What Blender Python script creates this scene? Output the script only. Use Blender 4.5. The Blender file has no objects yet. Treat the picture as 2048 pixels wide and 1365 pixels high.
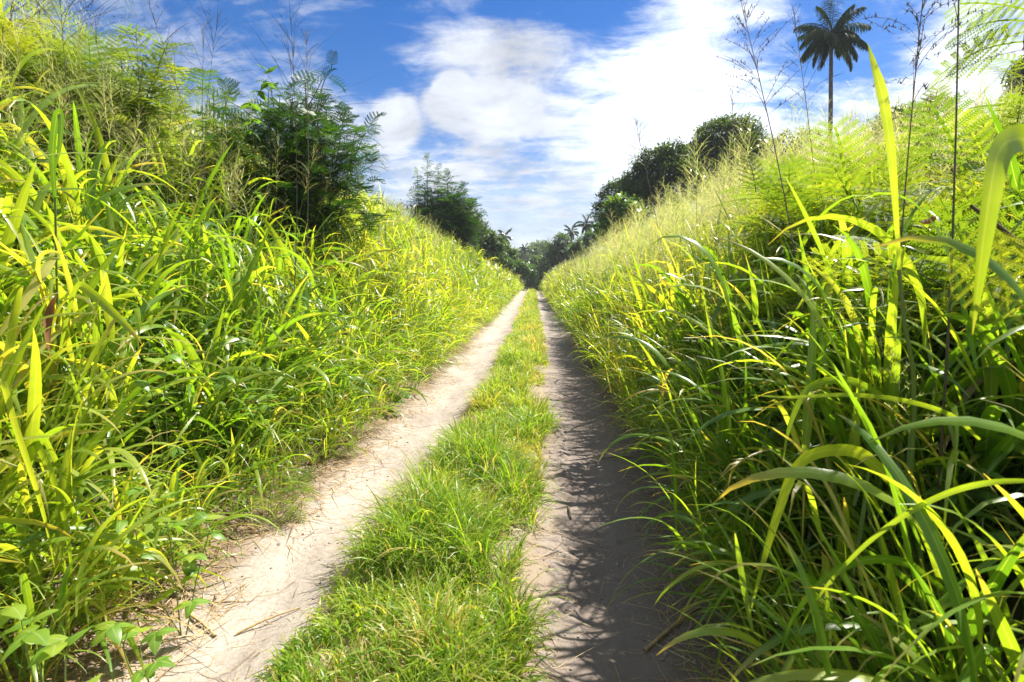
import bpy, math
import numpy as np
from mathutils import Vector

PI = math.pi
scene = bpy.context.scene
COL = scene.collection

# ------------------------------------------------------------------ camera
F_PX = 1024.0                       # focal length in pixels of the 2048 px wide photograph
CAM = np.array([0.0, 0.0, 1.5])
PITCH = math.atan((682.5 - 555.0) / F_PX)
YAW = math.atan(44.0 / F_PX)
camd = bpy.data.cameras.new('camera')
camd.sensor_width = 36.0
camd.lens = 18.0
camd.clip_start = 0.02
camd.clip_end = 3000.0
camo = bpy.data.objects.new('camera', camd)
COL.objects.link(camo)
camo.location = CAM
camo.rotation_euler = (PI / 2 - PITCH, 0, YAW)
scene.camera = camo
camd.dof.use_dof = True
camd.dof.focus_distance = 5.5
camd.dof.aperture_fstop = 5.0

_fw = np.array([-math.sin(YAW) * math.cos(PITCH), math.cos(YAW) * math.cos(PITCH), -math.sin(PITCH)])
_rt = np.array([math.cos(YAW), math.sin(YAW), 0.0])
_up = np.cross(_rt, _fw)


def ray(px, py):
    d = _fw + _rt * ((px - 1024.0) / F_PX) - _up * ((py - 682.5) / F_PX)
    return d / np.linalg.norm(d)


def at(px, py, Y):
    """the point at distance Y along the track that the photograph shows at pixel px, py"""
    d = ray(px, py)
    return CAM + d * (Y / d[1])


# ------------------------------------------------------------------ render settings, light, sky
SUN_AZ, SUN_EL = math.radians(50), math.radians(52)
scene.view_settings.view_transform = 'Standard'
scene.view_settings.look = 'None'
scene.view_settings.exposure = 1.43
scene.view_settings.gamma = 1.0
scene.cycles.use_denoising = True
scene.cycles.max_bounces = 8
scene.cycles.diffuse_bounces = 3
scene.cycles.glossy_bounces = 2
scene.cycles.transmission_bounces = 5
scene.cycles.transparent_max_bounces = 4
scene.cycles.caustics_reflective = False
scene.cycles.caustics_refractive = False

sund = bpy.data.lights.new('sun', 'SUN')
sund.energy = 5.0
sund.angle = math.radians(0.7)
sund.color = (1.0, 0.94, 0.83)
suno = bpy.data.objects.new('sun', sund)
COL.objects.link(suno)
SUNV = Vector((math.cos(SUN_EL) * math.sin(SUN_AZ), math.cos(SUN_EL) * math.cos(SUN_AZ), math.sin(SUN_EL)))
suno.rotation_euler = SUNV.to_track_quat('Z', 'Y').to_euler()
suno.location = (30, 30, 60)


class NT:
    """small helper for node trees"""
    def __init__(self, tree):
        self.t = tree
        tree.nodes.clear()

    def n(self, typ, **kw):
        nd = self.t.nodes.new(typ)
        for k, v in kw.items():
            setattr(nd, k, v)
        return nd

    def l(self, a, b):
        self.t.links.new(a, b)

    def val(self, sock, v):
        if hasattr(v, 'is_linked') or isinstance(v, bpy.types.NodeSocket):
            self.l(v, sock)
        else:
            sock.default_value = v

    def math(self, op, a, b=0.0, c=None, clamp=False):
        m = self.n('ShaderNodeMath', operation=op, use_clamp=clamp)
        self.val(m.inputs[0], a)
        self.val(m.inputs[1], b)
        if c is not None:
            self.val(m.inputs[2], c)
        return m.outputs[0]

    def vmath(self, op, a, b=None, scale=None):
        m = self.n('ShaderNodeVectorMath', operation=op)
        self.val(m.inputs[0], a)
        if b is not None:
            self.val(m.inputs[1], b)
        if scale is not None:
            self.val(m.inputs['Scale'], scale)
        return m.outputs['Value'] if op in ('DOT_PRODUCT', 'LENGTH') else m.outputs[0]

    def noise(self, vec, scale, detail=4.0, rough=0.55, dist=0.0, lac=2.0):
        m = self.n('ShaderNodeTexNoise')
        if vec is not None:
            self.l(vec, m.inputs['Vector'])
        m.inputs['Scale'].default_value = scale
        m.inputs['Detail'].default_value = detail
        m.inputs['Roughness'].default_value = rough
        m.inputs['Distortion'].default_value = dist
        return m.outputs['Fac']

    def ramp(self, fac, stops, interp='LINEAR'):
        m = self.n('ShaderNodeValToRGB')
        m.color_ramp.interpolation = interp
        els = m.color_ramp.elements
        els[0].position, els[0].color = stops[0][0], (*stops[0][1], 1)
        els[1].position, els[1].color = stops[1][0], (*stops[1][1], 1)
        for p, c in stops[2:]:
            e = els.new(p)
            e.color = (*c, 1)
        self.l(fac, m.inputs[0])
        return m.outputs[0]

    def mix(self, fac, a, b, typ='MIX'):
        m = self.n('ShaderNodeMix', data_type='RGBA', blend_type=typ)
        self.val(m.inputs[0], fac)
        self.val(m.inputs[6], a if not isinstance(a, tuple) else (*a, 1))
        self.val(m.inputs[7], b if not isinstance(b, tuple) else (*b, 1))
        return m.outputs[2]

    def smooth(self, v, lo, hi):
        m = self.n('ShaderNodeMapRange', interpolation_type='SMOOTHSTEP')
        self.val(m.inputs[0], v)
        m.inputs[1].default_value = lo
        m.inputs[2].default_value = hi
        return m.outputs[0]


world = bpy.data.worlds.new('World')
scene.world = world
world.use_nodes = True
w = NT(world.node_tree)
sky = w.n('ShaderNodeTexSky', sky_type='NISHITA')
sky.sun_disc = False
sky.sun_elevation = SUN_EL
sky.sun_rotation = SUN_AZ
sky.air_density = 1.0
sky.dust_density = 0.3
sky.ozone_density = 3.0
tc = w.n('ShaderNodeTexCoord')
D = tc.outputs['Generated']
sep = w.n('ShaderNodeSeparateXYZ')
w.l(D, sep.inputs[0])
zc = w.math('MAXIMUM', sep.outputs[2], 0.0)
den = w.math('ADD', zc, 0.22)
cx = w.math('DIVIDE', sep.outputs[0], den)
cy = w.math('DIVIDE', sep.outputs[1], den)
comb = w.n('ShaderNodeCombineXYZ')
w.l(cx, comb.inputs[0])
w.l(cy, comb.inputs[1])
P = comb.outputs[0]


def dirdot(px, py, lo, hi):
    c = ray(px, py)
    return w.smooth(w.vmath('DOT_PRODUCT', D, tuple(c)), lo, hi)


def cdeg(a):
    return math.cos(math.radians(a))


n_big = w.noise(P, 1.7, 10.0, 0.58, 0.35)
mp = w.n('ShaderNodeMapping')
w.l(P, mp.inputs[0])
mp.inputs['Rotation'].default_value = (0, 0, math.radians(62))
mp.inputs['Scale'].default_value = (1.0, 3.0, 1.0)
n_str = w.noise(mp.outputs[0], 2.1, 10.0, 0.64, 0.5)
n_fine = w.noise(P, 6.5, 10.0, 0.68, 0.7)
cov = w.math('ADD', w.math('MULTIPLY', n_big, 0.60), w.math('MULTIPLY', n_str, 0.72))
cov = w.math('ADD', cov, w.math('MULTIPLY', n_fine, 0.42))
cov = w.math('SUBTRACT', cov, 0.875)


def bias(px, py, r0, r1, amt):
    global cov
    cov = w.math('ADD', cov, w.math('MULTIPLY', dirdot(px, py, cdeg(r0), cdeg(r1)), amt))


# where the banks of cloud and the blue gaps stand in this sky
bias(1370, 200, 16, 3, 0.20)
bias(1180, 200, 13, 3, 0.09)
bias(2000, 190, 15, 4, 0.19)
bias(960, 100, 10, 2, 0.15)
bias(1060, 130, 8, 2, 0.10)
bias(830, 290, 9, 3, 0.10)
bias(640, 230, 5, 1, 0.14)
bias(770, 245, 4, 1, 0.12)
bias(1000, 230, 5, 1, 0.08)
bias(70, 80, 15, 4, 0.08)
bias(560, 60, 24, 6, -0.04)
bias(780, 165, 7, 2, -0.12)
bias(1150, 20, 11, 3, -0.24)
bias(1640, 70, 10, 3, -0.25)
bias(1480, 40, 7, 1, 0.08)
bias(908, 188, 2.6, 0.8, 0.34)
bias(880, 205, 2.2, 0.6, 0.22)
bias(985, 215, 3.2, 1.0, 0.20)
bias(800, 240, 3.2, 1.0, 0.22)
bias(1525, 12, 2.4, 0.2, 0.12)
low = w.smooth(sep.outputs[2], 0.30, 0.05)
cov = w.math('ADD', cov, w.math('MULTIPLY', low, 0.13))
# unseen extra cloud added overhead and behind the camera as fill light
cov = w.math('ADD', cov, w.math('MULTIPLY', w.smooth(w.vmath('DOT_PRODUCT', D, (0.10, -0.55, 0.83)), 0.35, 0.85), 0.13))
mask = w.smooth(cov, -0.09, 0.24)
mask = w.math('MAXIMUM', mask, w.math('MULTIPLY', w.smooth(sep.outputs[2], 0.30, 0.02), 0.80))
blue = w.n('ShaderNodeHueSaturation')
blue.inputs['Hue'].default_value = 0.512
blue.inputs['Saturation'].default_value = 1.48
blue.inputs['Value'].default_value = 0.50
w.l(sky.outputs[0], blue.inputs['Color'])
shade = w.math('ADD', w.math('MULTIPLY', w.noise(P, 3.6, 7.0, 0.6, 0.3), 1.25), 0.36)
glow = w.math('MULTIPLY', w.math('POWER', dirdot(1370, 190, cdeg(16), cdeg(0.5)), 1.6), 2.2)
glow = w.math('ADD', glow, w.math('MULTIPLY', dirdot(2050, 170, cdeg(17), cdeg(2)), 1.2))
glow = w.math('ADD', glow, w.math('MULTIPLY', dirdot(1650, 300, cdeg(14), cdeg(2)), 0.9))
cb = w.math('ADD', w.math('MULTIPLY', shade, 3.4), glow)
ccol = w.n('ShaderNodeCombineColor')
w.l(w.math('MULTIPLY', cb, 0.91), ccol.inputs[0])
w.l(w.math('MULTIPLY', cb, 0.97), ccol.inputs[1])
w.l(w.math('MULTIPLY', cb, 1.09), ccol.inputs[2])
skyc = w.mix(mask, blue.outputs[0], ccol.outputs[0])
bg = w.n('ShaderNodeBackground')
bg.inputs['Strength'].default_value = 0.10
w.l(skyc, bg.inputs['Color'])
wo = w.n('ShaderNodeOutputWorld')
w.l(bg.outputs[0], wo.inputs['Surface'])


# ------------------------------------------------------------------ numpy noise
def _hash(ix, iy, seed):
    h = (ix.astype(np.int64) * 374761393 + iy.astype(np.int64) * 668265263 + seed * 1274126177) & 0x7fffffff
    h = ((h ^ (h >> 13)) * 1274126177) & 0x7fffffff
    return ((h ^ (h >> 16)) & 0xffff) / 65535.0


def vnoise(x, y, seed=0):
    x = np.asarray(x, float); y = np.asarray(y, float)
    ix, iy = np.floor(x), np.floor(y)
    fx, fy = x - ix, y - iy
    fx = fx * fx * (3 - 2 * fx); fy = fy * fy * (3 - 2 * fy)
    a = _hash(ix, iy, seed); b = _hash(ix + 1, iy, seed)
    c = _hash(ix, iy + 1, seed); d = _hash(ix + 1, iy + 1, seed)
    return (a * (1 - fx) + b * fx) * (1 - fy) + (c * (1 - fx) + d * fx) * fy


def fbm(x, y, seed=0, octv=4):
    s, a, t = 0.0, 0.5, 0.0
    for o in range(octv):
        s = s + a * vnoise(np.asarray(x) * 2 ** o, np.asarray(y) * 2 ** o, seed + o * 17)
        t += a
        a *= 0.5
    return s / t


# ------------------------------------------------------------------ terrain shape
L_EDGE, R_EDGE = -1.62, 0.93


def coff(y):
    """sideways drift of the track's centre line"""
    return np.interp(np.asarray(y, float), [0, 1.9, 3.8, 7.5, 16, 40, 70], [-.22, -.16, -.03, .08, .09, .05, 0])


def edge_wobble(y, k):
    return 0.16 * (fbm(np.asarray(y) * 0.7, np.zeros_like(np.asarray(y, float)) + k, 5 + k, 3) - 0.5) * 2


def height(x, y):
    x = np.asarray(x, float); y = np.asarray(y, float)
    x = x - coff(y)
    sl = -(x - L_EDGE)
    sr = x - R_EDGE
    fade = np.clip(1.0 - (y - 75) / 120.0, 0.25, 1.0)
    hl = np.interp(sl, [0, .3, .9, 2.4, 4.4, 6.4, 12, 60, 250], [0, .06, .5, 1.65, 2.7, 3.2, 4.2, 8, 14])
    hr = np.interp(sr, [0, .25, .7, 1.6, 3.0, 5.0, 9.0, 20, 60, 250], [0, .06, .33, .76, 1.16, 1.52, 2.15, 5.0, 12, 20])
    h = np.maximum(hl, hr) * fade
    bank = np.clip(np.maximum(sl, sr) / 1.5, 0, 1)
    h = h + bank * 0.5 * (fbm(x * 0.35, y * 0.35, 3, 4) - 0.5)
    dip = np.clip(y - 58, 0, 40)
    h = h - 0.0022 * dip ** 2 * np.clip(1.3 - np.abs(x + 0.35) / 30, 0, 1)
    return h


def track_relief(x, y):
    """ruts pressed into the dirt, the hump between them, tyre marks and grain"""
    x = np.asarray(x, float); y = np.asarray(y, float)
    x = x - coff(y)
    wx = x + 0.05 * (fbm(y * 0.5, x * 0 + 3, 9, 2) - 0.5)
    rut = -0.055 * np.exp(-((wx + 1.08) / 0.26) ** 2) - 0.055 * np.exp(-((wx - 0.58) / 0.30) ** 2)
    hump = 0.045 * np.exp(-((wx + 0.32) / 0.45) ** 2)
    g = 0.030 * (fbm(x * 3.1, y * 2.3, 21, 4) - 0.5) + 0.012 * (fbm(x * 17, y * 13, 23, 3) - 0.5)
    # lug marks of a narrow tyre along the near side of the shaded rut
    band = np.exp(-((wx - 0.27 - 0.03 * np.sin(y * 0.8)) / 0.055) ** 2) * np.clip((y - 2.0) / 0.5, 0, 1) * np.clip((6.5 - y) / 1.5, 0, 1)
    lug = 0.022 * np.sign(np.sin(y * 2 * PI / 0.085 + 9 * np.abs(wx - 0.27))) * band * (fbm(x * 6, y * 4, 31, 2) > 0.42)
    return rut + hump + g + lug


def ground_z(x, y):
    x = np.asarray(x, float); y = np.asarray(y, float)
    xo = x - coff(y)
    inside = np.clip((np.minimum(xo + 1.95, 1.25 - xo)) / 0.25, 0, 1)
    return height(x, y) + inside * track_relief(x, y)


def gz(x, y):
    return float(ground_z(np.array([x]), np.array([y]))[0])


# ------------------------------------------------------------------ mesh building
class MB:
    def __init__(self):
        self.v, self.f, self.r, self.t, self.u, self.m = [], [], [], [], [], []
        self.n = 0

    def add(self, v, f, r=0.5, t=0.5, u=0.0, mat=0):
        v = np.asarray(v, np.float32).reshape(-1, 3)
        f = np.asarray(f, np.int64).reshape(-1, 4)
        k = len(v)
        self.v.append(v)
        self.f.append(f + self.n)
        for lst, a in ((self.r, r), (self.t, t), (self.u, u)):
            a = np.asarray(a, np.float32)
            lst.append(np.full(k, a, np.float32) if a.ndim == 0 else a.reshape(-1))
        self.m.append(np.full(len(f), mat, np.int32))
        self.n += k

    def build(self, name, mats, parent=None, smooth=True):
        me = bpy.data.meshes.new(name)
        v = np.concatenate(self.v); f = np.concatenate(self.f).astype(np.int32)
        me.vertices.add(len(v))
        me.vertices.foreach_set('co', v.ravel())
        me.loops.add(f.size)
        me.loops.foreach_set('vertex_index', f.ravel())
        me.polygons.add(len(f))
        me.polygons.foreach_set('loop_start', np.arange(len(f), dtype=np.int32) * 4)
        me.polygons.foreach_set('material_index', np.concatenate(self.m))
        me.polygons.foreach_set('use_smooth', np.full(len(f), smooth))
        for nm, lst in (('rnd', self.r), ('along', self.t), ('across', self.u)):
            a = me.attributes.new(nm, 'FLOAT', 'POINT')
            a.data.foreach_set('value', np.concatenate(lst))
        me.update(calc_edges=True)
        for m in (mats if isinstance(mats, (list, tuple)) else [mats]):
            me.materials.append(m)
        o = bpy.data.objects.new(name, me)
        COL.objects.link(o)
        if parent is not None:
            o.parent = parent
            o.location = -np.array(parent.location) if False else (0, 0, 0)
            o.matrix_parent_inverse = parent.matrix_world.inverted() if False else o.matrix_parent_inverse
        return o


def tag(o, label=None, cat=None, group=None, kind=None):
    if label: o['label'] = label
    if cat: o['category'] = cat
    if group: o['group'] = group
    if kind: o['kind'] = kind
    return o


def thing(name, loc, label, cat, group=None):
    o = bpy.data.objects.new(name, None)
    COL.objects.link(o)
    o.empty_display_size = 0.2
    o.location = loc
    return tag(o, label, cat, group)


PROF = {
    'grass': ([0, .06, .25, .5, .75, .92, 1], [.45, .7, 1, .95, .65, .25, .03]),
    'leaf': ([0, .12, .35, .6, .85, 1], [.12, .65, 1, .85, .42, .04]),
    'thin': ([0, .5, 1], [1, .75, .35]),
    'leaflet': ([0, .3, .7, 1], [.5, 1, .9, .25]),
    'heart': ([0, .06, .2, .45, .75, 1], [.3, .75, 1, .92, .5, .05]),
    'sheath': ([0, .15, .4, .62, .85, 1], [.30, .40, .75, 1, .55, .03]),
    'wedge': ([0, .1, .8, 1], [.6, 1, .8, .1]),
}


def ribbons(mb, base, phi, th0, L, W, bend, nseg=6, wide=2, prof='grass', fold=0.25, twist=0.0, power=1.3, drift=0.0,
            rnd=0.5, mat=0, keep=None, along0=0.0):
    """N curved strips. phi heading, th0 start angle from vertical, bend total bending. Returns the centre curves."""
    base = np.asarray(base, float).reshape(-1, 3)
    N = len(base)
    if N == 0:
        return np.zeros((0, nseg + 1, 3))
    ex = lambda a: np.broadcast_to(np.asarray(a, float), (N,))
    phi, th0, L, W, bend, twist, drift, power, rnd = map(ex, (phi, th0, L, W, bend, twist, drift, power, rnd))
    s = np.linspace(0, 1, nseg + 1)
    sm = (s[:-1] + s[1:]) / 2
    th_mid = th0[:, None] + bend[:, None] * sm[None] ** power[:, None]
    ph_mid = phi[:, None] + drift[:, None] * sm[None]
    d = np.stack([np.sin(th_mid) * np.cos(ph_mid), np.sin(th_mid) * np.sin(ph_mid), np.cos(th_mid)], -1)
    step = d * (L / nseg)[:, None, None]
    Pc = np.concatenate([np.zeros((N, 1, 3)), np.cumsum(step, 1)], 1) + base[:, None]
    th = th0[:, None] + bend[:, None] * s[None] ** power[:, None]
    ph = phi[:, None] + drift[:, None] * s[None]
    T = np.stack([np.sin(th) * np.cos(ph), np.sin(th) * np.sin(ph), np.cos(th)], -1)
    S = np.stack([-np.sin(ph), np.cos(ph), np.zeros_like(ph)], -1)
    Nn = np.cross(T, S)
    a = twist[:, None] * s[None]
    S2 = S * np.cos(a)[..., None] + Nn * np.sin(a)[..., None]
    N2 = -S * np.sin(a)[..., None] + Nn * np.cos(a)[..., None]
    wd = np.interp(s, *PROF[prof])[None] * W[:, None] * 0.5
    if keep is not None:
        k = keep(Pc)
        Pc, S2, N2, wd, rnd = Pc[k], S2[k], N2[k], wd[k], rnd[k]
        N = len(Pc)
        if N == 0:
            return Pc
    if wide == 2:
        rows = [Pc - S2 * wd[..., None], Pc + N2 * (wd * fold)[..., None], Pc + S2 * wd[..., None]]
        us = [-1, 0, 1]
    else:
        rows = [Pc - S2 * wd[..., None], Pc + S2 * wd[..., None]]
        us = [-1, 1]
    R = len(rows)
    V = np.stack(rows, 2)                       # N, seg+1, R, 3
    K = (nseg + 1) * R
    q = []
    for i in range(nseg):
        for j in range(R - 1):
            q.append((i * R + j, i * R + j + 1, (i + 1) * R + j + 1, (i + 1) * R + j))
    q = np.array(q)
    Fq = (q[None] + (np.arange(N) * K)[:, None, None])
    t = np.broadcast_to((along0 + (1 - along0) * s)[None, :, None], (N, nseg + 1, R))
    u = np.broadcast_to(np.array(us, float)[None, None], (N, nseg + 1, R))
    rr = np.broadcast_to(rnd[:, None, None], (N, nseg + 1, R))
    mb.add(V.reshape(-1, 3), Fq.reshape(-1, 4), rr.reshape(-1), t.reshape(-1), u.reshape(-1), mat)
    return Pc


def tube(mb, pts, rad, sides=6, rnd=0.5, mat=0):
    pts = np.asarray(pts, float)
    K = len(pts)
    rad = np.broadcast_to(np.asarray(rad, float), (K,))
    T = np.gradient(pts, axis=0)
    T /= np.linalg.norm(T, axis=1)[:, None] + 1e-9
    ref = np.array([0.31, 0.17, 0.93]) if abs(T[0, 2]) < 0.8 else np.array([0.93, 0.31, 0.17])
    S = np.cross(T, ref); S /= np.linalg.norm(S, axis=1)[:, None] + 1e-9
    B = np.cross(T, S)
    a = np.arange(sides) * 2 * PI / sides
    V = pts[:, None] + (S[:, None] * np.cos(a)[None, :, None] + B[:, None] * np.sin(a)[None, :, None]) * rad[:, None, None]
    i = np.arange(K - 1)[:, None] * sides
    j = np.arange(sides)[None]
    j2 = (j + 1) % sides
    f = np.stack([i + j, i + j2, i + sides + j2, i + sides + j], -1)
    mb.add(V.reshape(-1, 3), f.reshape(-1, 4), rnd, np.repeat(np.linspace(0, 1, K), sides), 0.0, mat)


def spline(ctrl, n):
    c = np.asarray(ctrl, float)
    if len(c) == 2:
        t = np.linspace(0, 1, n)[:, None]
        return c[0] * (1 - t) + c[1] * t
    p = np.concatenate([[2 * c[0] - c[1]], c, [2 * c[-1] - c[-2]]])
    out = []
    for t in np.linspace(0, len(c) - 1 - 1e-6, n):
        i = int(t); f = t - i
        a, b, cc, d = p[i], p[i + 1], p[i + 2], p[i + 3]
        out.append(0.5 * (2 * b + (cc - a) * f + (2 * a - 5 * b + 4 * cc - d) * f * f + (3 * b - a - 3 * cc + d) * f ** 3))
    return np.array(out)


def strip(mb, ctrl, W, prof='grass', face=(0, -1, 0), n=22, roll=(0.0, 0.0), fold=0.22, rnd=0.5, mat=0):
    """one blade along control points, its flat side turned to 'face' and rolled along its length"""
    Pc = spline(ctrl, n)
    T = np.gradient(Pc, axis=0); T /= np.linalg.norm(T, axis=1)[:, None]
    S = np.cross(T, np.array(face, float)); S /= np.linalg.norm(S, axis=1)[:, None] + 1e-9
    for i in range(1, n):
        if S[i] @ S[i - 1] < 0: S[i] = -S[i]
    Nn = np.cross(S, T)
    s = np.linspace(0, 1, n)
    a = roll[0] + (roll[1] - roll[0]) * s
    S2 = S * np.cos(a)[:, None] + Nn * np.sin(a)[:, None]
    N2 = -S * np.sin(a)[:, None] + Nn * np.cos(a)[:, None]
    wd = np.interp(s, *PROF[prof]) * W / 2
    V = np.stack([Pc - S2 * wd[:, None], Pc - N2 * (wd * fold)[:, None], Pc + S2 * wd[:, None]], 1)
    q = [(i * 3 + j, i * 3 + j + 1, (i + 1) * 3 + j + 1, (i + 1) * 3 + j) for i in range(n - 1) for j in (0, 1)]
    mb.add(V, q, rnd, np.repeat(s, 3), np.tile([-1, 0, 1], n), mat)


def frames(phi, pitch, roll):
    """rotation matrices: local x ahead (heading phi, raised by pitch), local y left, local z up"""
    phi, pitch, roll = np.broadcast_arrays(np.asarray(phi, float), np.asarray(pitch, float), np.asarray(roll, float))
    X = np.stack([np.cos(pitch) * np.cos(phi), np.cos(pitch) * np.sin(phi), np.sin(pitch)], -1)
    Y0 = np.stack([-np.sin(phi), np.cos(phi), np.zeros_like(phi)], -1)
    Z0 = np.cross(X, Y0)
    Y = Y0 * np.cos(roll)[..., None] + Z0 * np.sin(roll)[..., None]
    Z = np.cross(X, Y)
    return np.stack([X, Y, Z], -1)      # columns


class Template:
    def __init__(self, mb):
        self.v = np.concatenate(mb.v); self.f = np.concatenate(mb.f)
        self.t = np.concatenate(mb.t); self.u = np.concatenate(mb.u); self.r = np.concatenate(mb.r)

    def place(self, mb, pos, R, scale, rnd, mat=0, keep=None):
        pos = np.asarray(pos, float).reshape(-1, 3)
        if keep is not None:
            k = keep(pos[:, None])
            pos, R = pos[k], R[k]
            scale = np.broadcast_to(scale, k.shape)[k]; rnd = np.broadcast_to(rnd, k.shape)[k]
        N, K = len(pos), len(self.v)
        if N == 0: return
        scale = np.broadcast_to(np.asarray(scale, float), (N,))
        rnd = np.broadcast_to(np.asarray(rnd, float), (N,))
        V = np.einsum('nij,kj->nki', R, self.v) * scale[:, None, None] + pos[:, None]
        Fq = self.f[None] + (np.arange(N) * K)[:, None, None]
        mb.add(V.reshape(-1, 3), Fq.reshape(-1, 4), (rnd[:, None] + (self.r - 0.5)[None]).reshape(-1), np.tile(self.t, N), np.tile(self.u, N), mat)


def clear_of_camera(dist):
    def keep(Pc):
        return np.linalg.norm(Pc - CAM, axis=-1).min(1) > dist
    return keep


# ------------------------------------------------------------------ materials
def leaf_material(name, stops, tr=(1.9, 1.75, 0.6), tmix=0.45, rough=0.34, spec=0.68, rib=0.0, tip=None, noise=0.0):
    m = bpy.data.materials.new(name)
    m.use_nodes = True
    k = NT(m.node_tree)
    a = k.n('ShaderNodeAttribute', attribute_name='rnd')
    col = k.ramp(a.outputs['Fac'], stops)
    if rib:
        u = k.n('ShaderNodeAttribute', attribute_name='across')
        mid = k.smooth(k.math('ABSOLUTE', u.outputs['Fac']), 0.16, 0.02)
        col = k.mix(k.math('MULTIPLY', mid, rib), col, (0.42, 0.48, 0.22))
    if tip is not None:
        t = k.n('ShaderNodeAttribute', attribute_name='along')
        tn = k.smooth(k.math('ADD', t.outputs['Fac'], k.math('MULTIPLY', k.math('SUBTRACT', k.math('FRACT', k.math('MULTIPLY', a.outputs['Fac'], 37.0)), 0.5), 0.45)), 0.86, 1.12)
        col = k.mix(tn, col, tip)
    if rib:
        veins = k.math('SINE', k.math('MULTIPLY', u.outputs['Fac'], 24.0))
        col = k.mix(k.math('MULTIPLY', k.math('ADD', veins, 1.0), 0.06), col, (0.30, 0.36, 0.10))
        g = k.n('ShaderNodeNewGeometry')
        bl = k.smooth(k.noise(g.outputs['Position'], 26.0, 4.0, 0.65), 0.66, 0.76)
        col = k.mix(k.math('MULTIPLY', bl, 0.38), col, (0.30, 0.20, 0.07))
        col = k.mix(1.0, col, k.ramp(k.noise(g.outputs['Position'], 7.0, 3.0, 0.6), [(0.30, (0.78, 0.82, 0.8)), (0.70, (1.15, 1.1, 1.1))]), 'MULTIPLY')
    if noise:
        g = k.n('ShaderNodeNewGeometry')
        nn = k.noise(g.outputs['Position'], noise, 3.0, 0.6)
        col = k.mix(1.0, col, k.ramp(nn, [(0.25, (0.70, 0.72, 0.68)), (0.75, (1.25, 1.2, 1.2))]), 'MULTIPLY')
    p = k.n('ShaderNodeBsdfPrincipled')
    k.l(col, p.inputs['Base Color'])
    p.inputs['Roughness'].default_value = rough
    p.inputs['Specular IOR Level'].default_value = spec
    tb = k.n('ShaderNodeBsdfTranslucent')
    tcol = k.mix(1.0, col, tr, 'MULTIPLY')
    k.l(tcol, tb.inputs['Color'])
    mx = k.n('ShaderNodeMixShader')
    mx.inputs[0].default_value = tmix
    k.l(p.outputs[0], mx.inputs[1])
    k.l(tb.outputs[0], mx.inputs[2])
    o = k.n('ShaderNodeOutputMaterial')
    k.l(mx.outputs[0], o.inputs['Surface'])
    return m


def matte(name, stops, scale=8.0, rough=0.85, bump=0.3, bscale=40.0, stretch=None):
    m = bpy.data.materials.new(name)
    m.use_nodes = True
    k = NT(m.node_tree)
    g = k.n('ShaderNodeTexCoord')
    vec = g.outputs['Object']
    if stretch:
        mp_ = k.n('ShaderNodeMapping')
        mp_.inputs['Scale'].default_value = stretch
        k.l(vec, mp_.inputs[0])
        vec = mp_.outputs[0]
    col = k.ramp(k.noise(vec, scale, 5.0, 0.6), stops)
    p = k.n('ShaderNodeBsdfPrincipled')
    k.l(col, p.inputs['Base Color'])
    p.inputs['Roughness'].default_value = rough
    if bump:
        b = k.n('ShaderNodeBump')
        b.inputs['Strength'].default_value = bump
        b.inputs['Distance'].default_value = 0.02
        k.l(k.noise(vec, bscale, 5.0, 0.65), b.inputs['Height'])
        k.l(b.outputs[0], p.inputs['Normal'])
    o = k.n('ShaderNodeOutputMaterial')
    k.l(p.outputs[0], o.inputs['Surface'])
    return m


GRASS = [(0.0, (0.032, 0.108, 0.010)), (0.38, (0.105, 0.232, 0.015)), (0.72, (0.275, 0.360, 0.040)), (0.90, (0.38, 0.37, 0.10)), (1.0, (0.40, 0.30, 0.16))]
M_GRASS = leaf_material('tall_grass_leaf', GRASS, rib=0.35, tip=(0.40, 0.33, 0.10), rough=0.34, spec=0.68, tmix=0.53, tr=(2.25, 2.0, 0.5))
M_TURF = leaf_material('track_grass_leaf', [(0.0, (0.055, 0.145, 0.012)), (0.45, (0.140, 0.262, 0.022)), (0.80, (0.29, 0.37, 0.048)), (0.94, (0.40, 0.36, 0.11)), (1.0, (0.44, 0.32, 0.16))],
                       tip=(0.42, 0.35, 0.14), rough=0.4, spec=0.4, tmix=0.5, tr=(2.0, 1.9, 0.6))
M_SEED = leaf_material('seed_head', [(0.0, (0.27, 0.33, 0.10)), (0.5, (0.46, 0.48, 0.21)), (1.0, (0.53, 0.46, 0.27))], tmix=0.5, tr=(1.5, 1.5, 0.9), rough=0.6)
M_DARKSEED = leaf_material('ripe_seed_head', [(0.0, (0.05, 0.045, 0.03)), (1.0, (0.12, 0.085, 0.06))], tmix=0.15, tr=(1.2, 1.1, 0.8), rough=0.7)
M_FERN = leaf_material('leucaena_leaf_light', [(0.0, (0.06, 0.13, 0.016)), (0.5, (0.135, 0.22, 0.024)), (1.0, (0.25, 0.31, 0.035))], tmix=0.5, rough=0.55, spec=0.14, tr=(2.1, 1.8, 0.55))
M_FERNDARK = leaf_material('leucaena_leaf_dark', [(0.0, (0.016, 0.052, 0.010)), (0.6, (0.038, 0.105, 0.014)), (1.0, (0.11, 0.21, 0.02))], tmix=0.35, rough=0.42, spec=0.4)
M_BROAD = leaf_material('tree_leaf', [(0.0, (0.028, 0.058, 0.018)), (0.6, (0.062, 0.118, 0.026)), (1.0, (0.13, 0.20, 0.036))], tmix=0.25, rough=0.36, spec=0.5)
M_BROADLT = leaf_material('young_tree_leaf', [(0.0, (0.03, 0.08, 0.014)), (0.6, (0.07, 0.15, 0.02)), (0.9, (0.13, 0.22, 0.03)), (1.0, (0.26, 0.12, 0.04))], tmix=0.35, rough=0.4)
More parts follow.
